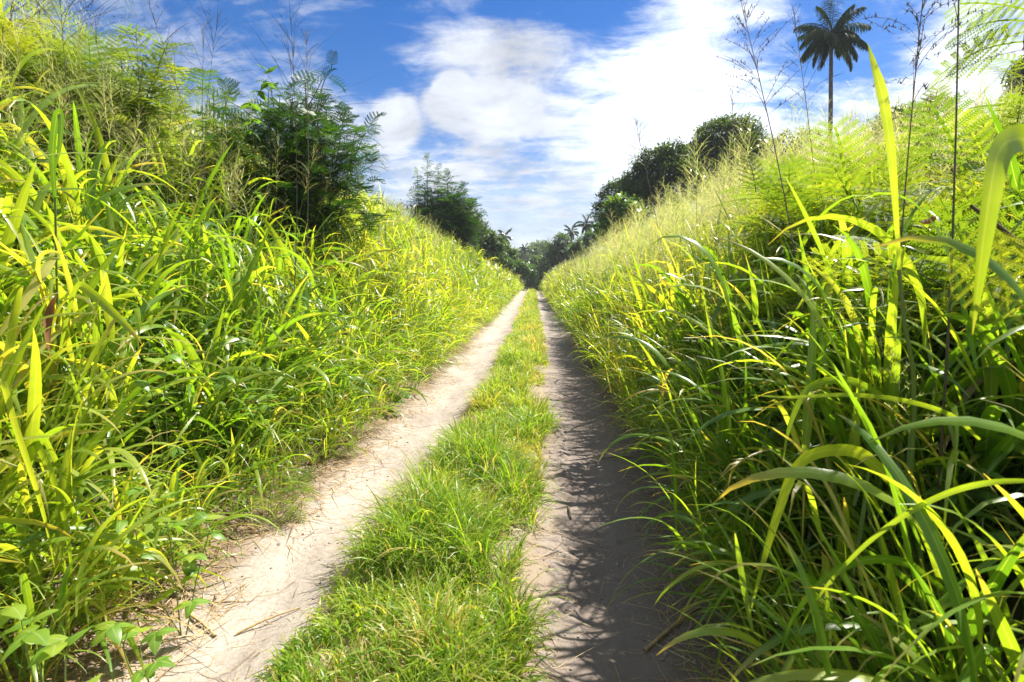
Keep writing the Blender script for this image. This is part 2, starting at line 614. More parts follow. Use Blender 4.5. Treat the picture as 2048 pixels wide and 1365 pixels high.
M_VINE = leaf_material('vine_leaf', [(0.0, (0.06, 0.16, 0.02)), (0.6, (0.13, 0.27, 0.03)), (1.0, (0.25, 0.35, 0.04))], tmix=0.5, rough=0.4, rib=0.4)
M_BROWNLEAF = leaf_material('withered_leaf', [(0.0, (0.09, 0.045, 0.025)), (1.0, (0.24, 0.12, 0.05))], tmix=0.2, tr=(1.4, 1.0, 0.6), rough=0.7, spec=0.2)
M_FARTREE = leaf_material('far_tree_leaf', [(0.0, (0.045, 0.085, 0.030)), (0.6, (0.085, 0.145, 0.042)), (1.0, (0.15, 0.22, 0.05))], tmix=0.35, rough=0.45, spec=0.35)  # leaf colour lightened to stand in for sunlit leaves and distance haze
M_PALM = leaf_material('palm_leaf', [(0.0, (0.016, 0.034, 0.012)), (0.7, (0.03, 0.055, 0.018)), (1.0, (0.09, 0.085, 0.03))], tmix=0.2, rough=0.65, spec=0.1)
M_PALMFAR = leaf_material('far_palm_leaf', [(0.0, (0.03, 0.06, 0.025)), (0.7, (0.06, 0.10, 0.04)), (1.0, (0.13, 0.14, 0.06))], tmix=0.25, rough=0.34)
M_STRAW = leaf_material('dry_straw', [(0.0, (0.20, 0.125, 0.065)), (0.5, (0.40, 0.28, 0.15)), (1.0, (0.56, 0.44, 0.27))], tmix=0.15, tr=(1.2, 1.1, 0.9), rough=0.6, spec=0.25)
M_CULM = leaf_material('grass_culm', [(0.0, (0.06, 0.13, 0.02)), (0.7, (0.16, 0.22, 0.04)), (1.0, (0.30, 0.22, 0.10))], tmix=0.15, rough=0.45)
M_STEM = matte('shrub_stem', [(0.3, (0.05, 0.035, 0.02)), (0.7, (0.13, 0.09, 0.055))], 14, 0.8, 0.4, 60)
M_BARK = matte('tree_bark', [(0.3, (0.055, 0.042, 0.03)), (0.7, (0.15, 0.12, 0.09))], 6, 0.9, 0.6, 20, (1, 1, 0.3))
M_PALMBARK = matte('palm_bark', [(0.3, (0.06, 0.05, 0.042)), (0.7, (0.16, 0.13, 0.11))], 5, 0.9, 0.6, 9, (1, 1, 3.0))
M_STONE = matte('pebble', [(0.3, (0.12, 0.10, 0.085)), (0.7, (0.34, 0.29, 0.24))], 30, 0.8, 0.3, 90)
M_STICK = matte('dry_cane', [(0.3, (0.24, 0.15, 0.06)), (0.7, (0.46, 0.33, 0.15))], 20, 0.55, 0.3, 60, (1, 1, 0.2))


def dirt_material():
    m = bpy.data.materials.new('track_dirt')
    m.use_nodes = True
    k = NT(m.node_tree)
    g = k.n('ShaderNodeTexCoord')
    v = g.outputs['Object']
    mp_ = k.n('ShaderNodeMapping')
    mp_.inputs['Scale'].default_value = (1.0, 0.32, 1.0)
    k.l(v, mp_.inputs[0])
    base = k.ramp(k.noise(mp_.outputs[0], 3.2, 6, 0.6, 0.2), [(0.28, (0.24, 0.205, 0.178)), (0.52, (0.33, 0.29, 0.255)), (0.8, (0.40, 0.36, 0.32))])
    fine = k.ramp(k.noise(v, 55, 5, 0.7), [(0.30, (0.72, 0.70, 0.68)), (0.62, (1.08, 1.07, 1.06))])
    col = k.mix(1.0, base, fine, 'MULTIPLY')
    # trodden litter and humus along the borders, darker brown earth in the right-hand rut
    sp = k.n('ShaderNodeSeparateXYZ')
    k.l(v, sp.inputs[0])
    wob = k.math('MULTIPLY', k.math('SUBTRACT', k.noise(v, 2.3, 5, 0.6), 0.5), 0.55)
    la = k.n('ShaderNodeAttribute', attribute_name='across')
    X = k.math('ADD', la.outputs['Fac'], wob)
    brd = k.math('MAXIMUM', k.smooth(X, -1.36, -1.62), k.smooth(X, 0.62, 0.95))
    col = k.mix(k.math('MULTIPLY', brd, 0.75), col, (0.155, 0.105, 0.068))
    mid = k.math('MULTIPLY', k.smooth(X, -0.92, -0.72), k.smooth(X, 0.30, 0.10))
    col = k.mix(k.math('MULTIPLY', mid, 0.6), col, (0.20, 0.145, 0.09))
    rut_brown = k.math('MULTIPLY', k.smooth(X, 0.02, 0.42), k.smooth(sp.outputs[1], 22.0, 5.0))
    col = k.mix(k.math('MULTIPLY', rut_brown, 0.74), col, (0.125, 0.095, 0.080))
    # darker crumbs
    vo = k.n('ShaderNodeTexVoronoi')
    vo.inputs['Scale'].default_value = 38
    k.l(v, vo.inputs['Vector'])
    cr = k.math('MULTIPLY', k.smooth(vo.outputs['Distance'], 0.16, 0.08), k.smooth(k.noise(v, 6, 3, 0.6), 0.52, 0.66))
    col = k.mix(k.math('MULTIPLY', cr, 0.7), col, (0.12, 0.085, 0.06))
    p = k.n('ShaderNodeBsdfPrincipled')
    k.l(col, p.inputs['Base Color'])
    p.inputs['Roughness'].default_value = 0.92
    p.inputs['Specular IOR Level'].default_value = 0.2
    b = k.n('ShaderNodeBump')
    b.inputs['Strength'].default_value = 0.55
    b.inputs['Distance'].default_value = 0.012
    hgt = k.math('ADD', k.noise(v, 26, 6, 0.7), k.math('MULTIPLY', k.noise(v, 120, 3, 0.6), 0.4))
    k.l(hgt, b.inputs['Height'])
    k.l(b.outputs[0], p.inputs['Normal'])
    o = k.n('ShaderNodeOutputMaterial')
    k.l(p.outputs[0], o.inputs['Surface'])
    return m


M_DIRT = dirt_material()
M_SOIL = matte('bank_soil', [(0.3, (0.045, 0.035, 0.02)), (0.55, (0.075, 0.065, 0.03)), (0.8, (0.10, 0.12, 0.035))], 1.6, 0.95, 0.5, 18)

# ------------------------------------------------------------------ ground sheets


def grid(name, xs, ys, zfun, mat, shift=None):
    X, Y = np.meshgrid(xs, ys)
    X0 = X.copy()
    if shift is not None:
        X = X + shift(Y)
    Z = zfun(X.ravel(), Y.ravel())
    V = np.stack([X.ravel(), Y.ravel(), Z], -1)
    nx, ny = len(xs), len(ys)
    i = np.arange(ny - 1)[:, None] * nx
    j = np.arange(nx - 1)[None]
    f = np.stack([i + j, i + j + 1, i + nx + j + 1, i + nx + j], -1)
    mb = MB()
    mb.add(V, f.reshape(-1, 4), u=X0.ravel())
    return mb.build(name, mat)


def spaced(a, b, d0, k):
    out = [a]
    while out[-1] < b:
        out.append(out[-1] + max(d0, k * abs(out[-1])))
    return np.array(out)


xs = np.concatenate([-spaced(2.0, 180, 0.22, 0.06)[::-1], np.linspace(-1.9, 1.2, 24), spaced(1.3, 180, 0.2, 0.06)])
ys = np.concatenate([np.linspace(-14, -0.5, 25), spaced(0.0, 195, 0.25, 0.03)])


def gsheet(x, y):
    xo = x - coff(y)
    inside = np.clip(np.minimum(xo + 1.93, 1.23 - xo) / 0.12, 0, 1)
    return height(x, y) - 0.14 * inside


o = grid('ground', xs, ys, gsheet, M_SOIL)
tag(o, 'grassy earth banks rising on both sides of the track', 'ground', kind='structure')

tx = np.linspace(-2.08, 1.38, 232)
ty = np.concatenate([np.linspace(-3, 1.2, 20), spaced(1.25, 96, 0.013, 0.0045)])


def tsheet(x, y):
    xo = x - coff(y)
    out = np.clip(np.maximum(-1.93 - xo, xo - 1.23) / 0.15, 0, 1)
    return ground_z(x, y) + 0.004 - 0.12 * out


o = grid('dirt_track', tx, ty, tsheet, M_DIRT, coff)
tag(o, 'pale sandy dirt track of two wheel ruts running straight ahead', 'track', kind='structure')

# ------------------------------------------------------------------ humid air
mb = MB()
X0, X1, Y0, Y1, Z0, Z1 = -205.0, 205.0, -40.0, 225.0, -7.0, 40.0
cv = np.array([[x, y, z] for z in (Z0, Z1) for y in (Y0, Y1) for x in (X0, X1)])
mb.add(cv, [(0, 2, 3, 1), (4, 5, 7, 6), (0, 1, 5, 4), (2, 6, 7, 3), (0, 4, 6, 2), (1, 3, 7, 5)])
M_HAZE = bpy.data.materials.new('humid_air')
M_HAZE.use_nodes = True
k = NT(M_HAZE.node_tree)
pv = k.n('ShaderNodeVolumePrincipled')
pv.inputs['Color'].default_value = (0.86, 0.92, 1.0, 1)
pv.inputs['Density'].default_value = 0.0007
ov = k.n('ShaderNodeOutputMaterial')
k.l(pv.outputs[0], ov.inputs['Volume'])
o = mb.build('haze', M_HAZE, smooth=False)
tag(o, 'thin humid haze that pales the far trees', 'haze', kind='stuff')

# ------------------------------------------------------------------ tall grass on the banks
rs = np.random.RandomState


def patch(x, y):
    return fbm(np.asarray(x) * 0.8, np.asarray(y) * 0.55, 77, 3)


def grass_bank(mb, mbc, sgn, edge, y0, y1, clumps, nseg, wide, wmul, lmul, smax, seed, leaves=5, culms=6, hmul=1.0, curls=1.0, hfar=1.0, hb=(.6, 1.3), up=0.30, spread=1.0, rb=0.0):
    r = rs(seed)
    n = int(clumps * (y1 - y0) * smax)
    y = r.uniform(y0, y1, n)
    s = smax * r.uniform(0, 1, n) ** 1.15
    ex = edge + coff(y) + edge_wobble(y, 1 if sgn < 0 else 2)
    x = ex + sgn * s
    if sgn > 0:
        x = x + 0.17 * np.clip((6.5 - y) / 3.0, 0, 1) * np.exp(-s / 0.8)
    hs = np.interp(s, [0, .25, .7, 1.6, 4], [.40, .62, 1.0, 1.22, 1.35]) * (0.75 + 0.5 * fbm(x * 0.9, y * 0.9, 41, 2)) * hmul * np.interp(s, hb, [1.0, hfar])
    # culms
    N = n * culms
    ci = np.repeat(np.arange(n), culms)
    bx = x[ci] + r.normal(0, 0.07, N); by = y[ci] + r.normal(0, 0.07, N)
    bz = ground_z(bx, by)
    Lc = hs[ci] * r.uniform(0.55, 1.15, N)
    lean_x = r.normal(0, 0.17, N) - sgn * (0.40 * np.exp(-s[ci] / 0.6) + 0.06)
    lean_y = r.normal(0, 0.17, N)
    base = np.stack([bx, by, bz], -1)
    lean = np.stack([lean_x, lean_y, -0.18 * (lean_x ** 2 + lean_y ** 2)], -1)

    def cpos(k, t):
        return base[k] + Lc[k, None] * (np.array([0, 0, 1.0]) * t[:, None] + lean[k] * (t ** 1.6)[:, None])

    if mbc is not None:
        kk = np.arange(N)
        phi = np.arctan2(lean_y, lean_x); mag = np.hypot(lean_x, lean_y)
        ribbons(mbc, base, phi, 0.35 * np.arctan(mag), Lc * 1.0, 0.0055 * wmul ** 0.5, 0.75 * np.arctan(mag) + 0.12, 4, 1, 'thin', twist=r.uniform(-3, 3, N),
                rnd=np.clip(r.beta(2, 2.2, N), 0, 1), keep=clear_of_camera(0.75))
    M = N * leaves
    k = np.repeat(np.arange(N), leaves)
    node = np.tile(np.arange(leaves), N)
    t = np.clip((node + r.uniform(0.1, 0.9, M)) / leaves, 0.04, 1.0)
    pos = cpos(k, t)
    ph0 = np.repeat(r.uniform(0, 2 * PI, N), leaves)
    phi = ph0 + node * PI + r.normal(0, 0.5, M)
    # leaves of the outer clumps hang over the track
    over = np.exp(-s[ci][k] / 0.55) * (r.rand(M) < 0.6)
    tgt = 0.0 if sgn < 0 else PI
    tgt = tgt + r.normal(0, 0.7, M)
    phi = np.where(over > 0.35, tgt, phi)
    L = r.uniform(0.34, 0.82, M) * lmul * (0.75 + 0.35 * np.interp(s[ci][k], [0, 0.5], [0.0, 1.0]))
    W = r.uniform(0.013, 0.040, M) * wmul * np.sqrt(L / 0.6) * np.interp(s[ci][k], [0, .3, .9], [0.55, 0.85, 1.0])
    th0 = np.clip(r.normal(0.42, 0.2, M) * spread + (1 - t) * 0.15, 0.05, 1.3)
    kind = r.rand(M)
    bend = np.where(kind < up, r.uniform(0.1, 0.7, M), r.uniform(1.0, 2.5, M)) * curls
    power = np.where(r.rand(M) < 0.35, r.uniform(2.0, 3.5, M), r.uniform(0.9, 1.6, M))
    pt = patch(pos[:, 0], pos[:, 1])
    rnd = np.clip(0.10 + 0.55 * r.beta(1.7, 2.0, M) + 0.5 * (pt - 0.45) + 0.26 * (t - 0.4) + rb + np.repeat(r.normal(0, 0.07, n), culms)[k], 0, 0.90)
    dry = r.rand(M) < (0.035 + 0.16 * (1 - t) * np.exp(-s[ci][k] / 0.8))
    rnd = np.where(dry, r.uniform(0.92, 1.0, M), rnd)
    W = np.where(dry, W * 0.55, W)
    bend = np.where(dry, np.maximum(bend, 1.6), bend)
    ribbons(mb, pos, phi, th0, L, W, bend, nseg, wide, 'grass', 0.28, r.normal(0, 0.9, M), power, r.normal(0, 0.45, M), rnd, keep=clear_of_camera(1.08))


for sgn, edge, nm, lab, sd in ((-1, L_EDGE, 'left', 'tall arching broad-bladed grass covering the sunlit left bank of the track', 100),
                               (1, R_EDGE, 'right', 'tall backlit grass covering the bank right of the shaded rut', 200)):
    mb, mc = MB(), MB()
    L_ = sgn < 0
    hn = 0.95 if L_ else 1.0
    hf = 0.74 if L_ else 0.58
    hb = (1.2, 2.4) if L_ else (.6, 1.3)
    wm = 1.15 if L_ else 0.95
    up = 0.22 if L_ else 0.50
    sp_ = 1.0 if L_ else 0.75
    upn = 0.20 if L_ else 0.28
    rb = 0.12 if L_ else -0.08
    wn = 1.18 if L_ else 1.15
    grass_bank(mb, mb, sgn, edge, 0.25, 2.6, 16.5, 11, 2, wn, 1.0, 3.2, sd + 1, hmul=hn, hfar=hf, hb=hb, up=upn, spread=sp_, rb=rb)
    grass_bank(mb, mb, sgn, edge, 2.6, 5.0, 15.0, 11, 2, wn, 1.0, 4.6, sd + 5, hmul=hn, hfar=hf, hb=hb, up=upn, spread=sp_, rb=rb * .6)
    # finer growth low on the edge
    grass_bank(mb, mb, sgn, edge, 0.4, 5.0, 20.0, 7, 1, 0.62, 0.75, 1.5, sd + 6, hmul=0.62, rb=rb * .5)
    grass_bank(mb, mb, sgn, edge, 5.0, 12.0, 14.0, 7, 2, 0.86, 1.0, 6.0, sd + 2, hmul=0.95, up=up, spread=sp_, rb=0.09)
    grass_bank(mb, mb, sgn, edge, 12.0, 28.0, 10.0, 5, 1, 0.92, 1.05, 8.0, sd + 3, 4, 5, hmul=0.95, up=up, spread=sp_, rb=0.09)
    grass_bank(mb, mb, sgn, edge, 28.0, 78.0, 3.2, 4, 1, 2.1, 1.15, 9.0, sd + 4, 4, 4, hmul=0.95, up=up, spread=sp_, rb=0.09)
    o = mb.build('tall_grass', [M_GRASS])
    tag(o, lab, 'grass', kind='stuff')

# low plants that close the higher parts of the banks, behind the tall grass
mb = MB()
for sgn, edge, sd in ((-1, L_EDGE, 1), (1, R_EDGE, 2)):
    r = rs(900 + sd)
    n = 26000
    y = 1.0 + 120 * r.rand(n) ** 1.6
    s = r.uniform(4.0, 26.0, n) * np.clip(y / 20, 0.35, 1.0)
    x = edge + sgn * s
    base = np.stack([x, y, ground_z(x, y) + r.uniform(0, 0.5, n)], -1)
    ribbons(mb, base, r.uniform(0, 2 * PI, n), r.uniform(0.1, 0.8, n), r.uniform(0.5, 1.3, n), r.uniform(0.03, 0.09, n), r.uniform(0.6, 2.2, n), 4, 1, 'grass', 0.2, r.normal(0, 0.8, n),
            rnd=np.clip(r.beta(2, 2.4, n) * 0.8 + 0.3 * (patch(x, y) - 0.5), 0, 0.9), keep=clear_of_camera(2.5))
o = mb.build('rough_grass', [M_GRASS])
tag(o, 'rough grass over the hill tops behind both banks', 'grass', kind='stuff')

# ------------------------------------------------------------------ short grass between the ruts
mb = MB()
r = rs(7)


def turf(y0, y1, ntuft, per, nseg, wmul, lmul):
    n = int(ntuft * (y1 - y0))
    y = r.uniform(y0, y1, n)
    wob = 0.10 * (fbm(y * 0.9, y * 0 + 2, 51, 3) - 0.5) * 2
    lo = -0.70 + 0.5 * wob - 0.14 * np.clip((2.7 - y) / .8, 0, 1)
    hi = 0.13 + 0.14 * (fbm(y * 0.8, y * 0 + 7, 53, 3) - 0.5) * 2
    u = r.beta(1.15, 1.15, n)
    x = coff(y) + lo + (hi - lo) * u
    # bare earth spots
    dens = fbm(x * 2.2, y * 1.7, 61, 3)
    bare = np.exp(-(((x + 0.10) / 0.26) ** 2 + ((y - 2.68) / 0.36) ** 2))
    k = (dens > (0.33 + 0.12 * np.abs(2 * u - 1) ** 3 if y1 < 12 else 0.0)) & (r.rand(n) > bare * 0.97)
    x, y, u = x[k], y[k], u[k]
    n = len(x)
    hs = (0.50 + 1.00 * np.clip((fbm(x * 3.0, y * 1.9, 63, 3) - .34) * 3.6, 0, 1)) * np.interp(u, [0, .22, .8, 1], [.55, .95, .95, .5])
    N = n * per
    ci = np.repeat(np.arange(n), per)
    bx = x[ci] + r.normal(0, 0.022, N); by = y[ci] + r.normal(0, 0.022, N)
    base = np.stack([bx, by, ground_z(bx, by)], -1)
    L = r.uniform(0.07, 0.24, N) * hs[ci] * lmul
    W = r.uniform(0.003, 0.0075, N) * wmul
    out = np.where(u[ci] < 0.15, PI, np.where(u[ci] > 0.85, 0.0, 99))
    phi = r.uniform(0, 2 * PI, N)
    phi = np.where((out < 50) & (r.rand(N) < 0.35), out + r.normal(0, 0.7, N), phi)
    pt = fbm(bx * 1.6, by * 1.2, 67, 3)
    rnd = np.clip(0.22 + 0.65 * r.beta(1.8, 1.9, N) + 0.6 * (pt - 0.45), 0, 0.9)
    rnd = np.where(r.rand(N) < 0.10 + 0.55 * np.clip((fbm(bx * 3.1, by * 2.2, 69, 3) - .48) * 4, 0, 1), r.uniform(0.90, 1, N), rnd)
    ribbons(mb, base, phi, np.abs(r.normal(0.3, 0.25, N)), L, W, r.uniform(0.4, 2.7, N), nseg, 1, 'grass', 0.2, r.normal(0, 0.8, N), r.uniform(1, 2.2, N), r.normal(0, 0.4, N), rnd)


turf(1.2, 4.5, 470, 14, 6, 1.2, 1.55)
turf(4.5, 10, 330, 11, 4, 1.35, 1.3)
turf(10, 26, 130, 10, 3, 2.0, 1.0)
turf(26, 75, 50, 9, 2, 3.6, 1.15)
o = mb.build('track_grass', [M_TURF])
tag(o, 'strip of short tufted grass growing between the two wheel ruts', 'grass', kind='stuff')

# ------------------------------------------------------------------ straw litter, crumbs of earth
mb = MB()
r = rs(11)


def litter(n, x0, x1, y0, y1, lmin, lmax, wmin, wmax, px=1.0, side=0):
    y = y0 + (y1 - y0) * r.rand(n) ** 1.6
    x = coff(y) + x0 + (x1 - x0) * r.rand(n) ** px
    k = fbm(x * 2, y * 1.6, 71, 3) > 0.36
    x, y = x[k], y[k]
    m = len(x)
    base = np.stack([x, y, ground_z(x, y) + 0.005 + r.uniform(0, 0.008, m)], -1)
    L = r.uniform(lmin, lmax, m) * np.where(r.rand(m) < 0.1, 1.7, 1)
    ribbons(mb, base, r.uniform(0, 2 * PI, m), PI / 2 - r.uniform(-0.03, 0.06, m), L, r.uniform(wmin, wmax, m), r.uniform(-0.05, 0.1, m), 4, 1, 'thin', 0.2, r.normal(0, 1.0, m), 1.0,
            r.normal(0, 0.45, m), np.clip(r.beta(1.6, 1.6, m), 0, 1))


litter(6500, -1.24, -2.05, 1.3, 12, 0.05, 0.26, 0.0025, 0.0065, 0.8)
litter(700, -0.8, -1.4, 1.3, 9, 0.03, 0.15, 0.0015, 0.004, 1.6)
litter(1800, 0.1, -0.85, 1.4, 6.0, 0.04, 0.16, 0.002, 0.004, 1.0)
litter(1100, 0.25, -0.5, 1.6, 4.5, 0.04, 0.16, 0.002, 0.004, 0.9)
litter(2600, 0.70, 1.3, 1.5, 10, 0.05, 0.22, 0.002, 0.005, 0.9)
litter(520, 0.2, 1.0, 1.5, 9, 0.03, 0.16, 0.0015, 0.0035, 1.0)
o = mb.build('dry_straw', [M_STRAW])
tag(o, 'scattered dry straw and dead grass stems lying along the rut edges', 'straw', kind='stuff')

# pebble template: a cube pushed out to a ball
def ball_template(nsub=2):
    mb_ = MB()
    a = np.linspace(-1, 1, nsub + 1)
    for ax in range(3):
        for sg in (-1, 1):
            U, V_ = np.meshgrid(a, a)
            p = np.zeros((U.size, 3))
            p[:, ax] = sg; p[:, (ax + 1) % 3] = U.ravel() * sg; p[:, (ax + 2) % 3] = V_.ravel()
            p /= np.linalg.norm(p, axis=1)[:, None]
            f = [(i * (nsub + 1) + j, i * (nsub + 1) + j + 1, (i + 1) * (nsub + 1) + j + 1, (i + 1) * (nsub + 1) + j) for i in range(nsub) for j in range(nsub)]
            mb_.add(p, f)
    return Template(mb_)


BALL = ball_template(2)
mb = MB()
n = 5200
y = 1.4 + 8 * r.rand(n) ** 1.9
x = coff(y) + np.where(r.rand(n) < 0.75, r.uniform(0.15, 1.0, n), r.uniform(-1.6, -0.8, n))
k = fbm(x * 3, y * 3, 73, 3) > 0.46
x, y = x[k], y[k]; n = len(x)
sc = 0.0020 + 0.009 * r.rand(n) ** 5
R_ = frames(r.uniform(0, 6.3, n), r.uniform(-.5, .5, n), r.uniform(-.5, .5, n)) * np.stack([r.uniform(.7, 1.3, n), r.uniform(.6, 1.1, n), r.uniform(.4, .8, n)], -1)[:, None, :]
BALL.place(mb, np.stack([x, y, ground_z(x, y) + 0.004 + sc * 0.2], -1), R_, sc, r.rand(n))
o = mb.build('gravel', [M_STONE])
tag(o, 'small grit and earth crumbs scattered over the bare ruts', 'gravel', kind='stuff')


# ------------------------------------------------------------------ flowering heads of the grass
def panicle_set(mb, base, top, bow, head, nbr, brl, bw, seeds, seedsize, r, stem_w=0.004, rnd0=(0.2, 0.8), mat=0, smat=0, hm=None, hmat=0, droop=0.5, nseg=3):
    """many open panicles: base, top (N,3); head = fraction of the stem that branches"""
    base = np.asarray(base, float); top = np.asarray(top, float)
    N = len(base)
    hm = mb if hm is None else hm
    ax = top - base
    L = np.linalg.norm(ax, axis=1)
    d = ax / L[:, None]
    side = np.stack([-d[:, 1], d[:, 0], np.zeros(N)], -1) + 1e-6
    bowv = np.stack([r.normal(0, 1, N), r.normal(0, 1, N), np.zeros(N)], -1) * (bow * L)[:, None]

    def cp(k, t):
        return base[k] + ax[k] * t[:, None] + bowv[k] * (np.sin(t * PI) * 1.0)[:, None]
    ts = np.linspace(0, 1, 9)
    rn = r.uniform(*rnd0, N)
    for a in range(N):
        tube(mb, cp(np.full(9, a), ts), stem_w * np.linspace(1, 0.3, 9), 3, rn[a], smat)
    M = N * nbr
    k = np.repeat(np.arange(N), nbr)
    u = np.tile(np.linspace(0, 1, nbr), N) + r.normal(0, 0.02, M)
    u = np.clip(np.round(u * 9) / 9 * 0.75 + u * 0.25, 0, 1)
    t = 1 - head + head * u * 0.99
    pos = cp(k, np.clip(t, 0, 1))
    phi = r.uniform(0, 2 * PI, M)
    bl = brl * (1.0 - 0.72 * u) * r.uniform(0.55, 1.15, M) * (L[k] / L.mean())
    th0 = np.interp(u, [0, 1], [1.0, 0.35]) + r.normal(0, 0.15, M)
    Pc = ribbons(hm, pos, phi, th0, bl, bw, droop * r.uniform(0.3, 1.3, M), nseg, 1, 'thin', 0, r.uniform(-3, 3, M), 1.2, r.normal(0, .3, M), rn[k], hmat)
    if seeds:
        S = M * seeds
        kk = np.repeat(np.arange(M), seeds)
        f = r.uniform(0.25, 1.0, S) * (nseg - 1e-4)
        i = f.astype(int); g = (f - i)[:, None]
        p = Pc[kk, i] * (1 - g) + Pc[kk, i + 1] * g
        ribbons(hm, p, r.uniform(0, 2 * PI, S), r.uniform(0.3, 2.2, S), seedsize * r.uniform(0.7, 1.4, S), seedsize * 0.42, 0.0, 1, 1, 'wedge', 0, r.uniform(-3, 3, S), 1.0, 0.0, rn[k][kk], hmat)


mb = MB()
r = rs(31)


def seed_field(n, sgn, edge, y0, y1, s0, s1, brl, nbr, seeds, ss, bw, hh, yp=1.0):
    y = y0 + (y1 - y0) * r.rand(n) ** yp
    s = r.uniform(s0, s1, n)
    k = fbm(y * 0.5, s * 0.8, 83, 3) > 0.36
    y, s = y[k], s[k]
    n = len(y)
    x = edge + coff(y) + sgn * s
    h = np.interp(s, [0, .5, 1.2, 4], [.85, 1.2, 1.55, 1.75]) * hh * r.uniform(0.8, 1.2, n)
    b = np.stack([x, y, ground_z(x, y)], -1)
    t = b + np.stack([r.normal(0, 0.22, n) - sgn * 0.14, r.normal(0, 0.22, n), h], -1)
    k = (np.linalg.norm(t - CAM, axis=1) > 1.6)
    panicle_set(mb, b[k], t[k], 0.03, 0.26, nbr, brl, bw, seeds, ss, r, 0.0022, (0.1, 0.95))


seed_field(190, 1, R_EDGE, 3.0, 7.5, 0.8, 4.5, 0.30, 36, 8, 0.008, 0.0022, 1.0)
seed_field(2400, 1, R_EDGE, 6.0, 22, 0.5, 6.5, 0.40, 30, 6, 0.013, 0.0040, 1.22, 1.3)
seed_field(2200, 1, R_EDGE, 22, 70, 0.2, 8, 0.42, 16, 4, 0.022, 0.008, 1.05, 1.2)
seed_field(330, -1, L_EDGE, 2.5, 7.5, 1.6, 4.8, 0.32, 36, 8, 0.008, 0.0022, 1.08)
seed_field(520, -1, L_EDGE, 7.5, 22, 0.8, 7, 0.34, 26, 5, 0.012, 0.0034, 1.0)
seed_field(900, -1, L_EDGE, 22, 70, 0.3, 8, 0.38, 14, 3, 0.02, 0.007, 0.95)
o = mb.build('flowering_grass', [M_SEED])
tag(o, 'misty straw-coloured seed heads standing above the grass of both banks', 'seed heads', kind='stuff')


# ------------------------------------------------------------------ single flower stalks against the sky
def stalk(px0, py0, px1, py1, Y, dY, head, nbr, brl, seeds, ss, label, seed, bow=0.02, sw=0.0035, dark=True, to_ground=True, bw=0.0014, droop=0.5, group=None):
    r = rs(seed)
    top = at(px1, py1, Y + dY)
    low = at(px0, py0, Y)
    d = (top - low) / np.linalg.norm(top - low)
    b = low.copy()
    if to_ground:                       # follow the stem down to the soil
        for _ in range(400):
            if b[2] <= gz(b[0], b[1]) + 0.0: break
            b = b - np.array([d[0] * 0.35, d[1] * 0.35, max(d[2], 0.5)]) * 0.01
    sw *= 1.4; bw *= 1.9; ss *= 1.7
    root = thing('grass_stalk', b, label, 'grass stalk', group)
    ms, mh = MB(), MB()
    # the head fraction is counted on the stem from low to top
    Lfull = np.linalg.norm(top - b); Lvis = np.linalg.norm(top - low)
    panicle_set(ms, [b - b], [top - b], bow, head * Lvis / Lfull, nbr, brl, bw, seeds, ss, r, sw, (0.2, 0.7), hm=mh, droop=droop, nseg=5)
    m = M_DARKSEED if dark else M_SEED
    ms.build('stem', [M_DARKSEED if dark else M_CULM], root)
    mh.build('seed_head', [m], root)
    return root


GS = 'flowering grass stalks standing against the sky'
stalk(1580, 290, 1486, 22, 2.7, 0.0, 0.75, 34, 0.34, 14, 0.0100, 'dark flower stalk leaning left beside the tall palm, with beaded side branches', 301, 0.015, 0.0042, group=GS)
stalk(1640, 250, 1588, 30, 3.4, 0.1, 0.85, 34, 0.36, 8, 0.008, 'thin open flower stalk just left of the tall palm trunk', 302, 0.02, 0.0032, group=GS)
stalk(1843, 330, 1850, -45, 1.9, 0.1, 0.72, 32, 0.36, 18, 0.0105, 'straight flower stalk with drooping beaded branches right of the tall palm', 303, 0.01, 0.0036, droop=1.3, group=GS)
stalk(1912, 420, 1920, -160, 1.55, 0.05, 0.35, 16, 0.2, 10, 0.008, 'tall bare straight stalk rising out of the picture near the right edge', 304, 0.008, 0.0044, group=GS)
stalk(1310, 330, 1270, 240, 9.0, 0.0, 0.95, 24, 0.62, 6, 0.018, 'wiry seed head spread above the trees left of the round crown', 305, 0.02, 0.006, bw=0.004, group=GS)
stalk(1460, 330, 1465, 190, 9.0, 0.0, 0.8, 26, 0.6, 5, 0.016, 'thin seed head rising over the top of the round-crowned tree', 306, 0.02, 0.006, bw=0.0036, group=GS)
stalk(1400, 370, 1392, 262, 8.0, 0.0, 0.8, 26, 0.5, 5, 0.014, 'reddish seed head in front of the left side of the round-crowned tree', 307, 0.02, 0.005, bw=0.003, dark=False, group=GS)
stalk(565, 290, 582, 40, 4.6, 0.0, 0.85, 44, 0.84, 8, 0.009, 'bushy dark flower stalk standing tallest over the left shrubs', 308, 0.02, 0.004, bw=0.002, group=GS)
stalk(592, 260, 612, 70, 4.6, 0.3, 0.85, 30, 0.54, 7, 0.009, 'second dark flower stalk on the right beside the bushy one on the left bank', 309, 0.02, 0.004, bw=0.002, group=GS)
stalk(380, 210, 298, 10, 4.2, 0.0, 0.8, 36, 0.57, 7, 0.008, 'fine feathery stalk leaning left under the blue sky, left of the light leucaena top', 310, 0.03, 0.0034, bw=0.0015, group=GS)
stalk(440, 180, 436, 32, 4.8, 0.0, 0.85, 32, 0.54, 6, 0.008, 'fine pale stalk above the leucaena top on the left bank', 311, 0.02, 0.003, bw=0.0015, group=GS)
stalk(412, 190, 408, 45, 5.0, 0.0, 0.85, 26, 0.49, 6, 0.008, 'thin upright stalk left of the pale one above the leucaena', 312, 0.02, 0.003, bw=0.0014, group=GS)
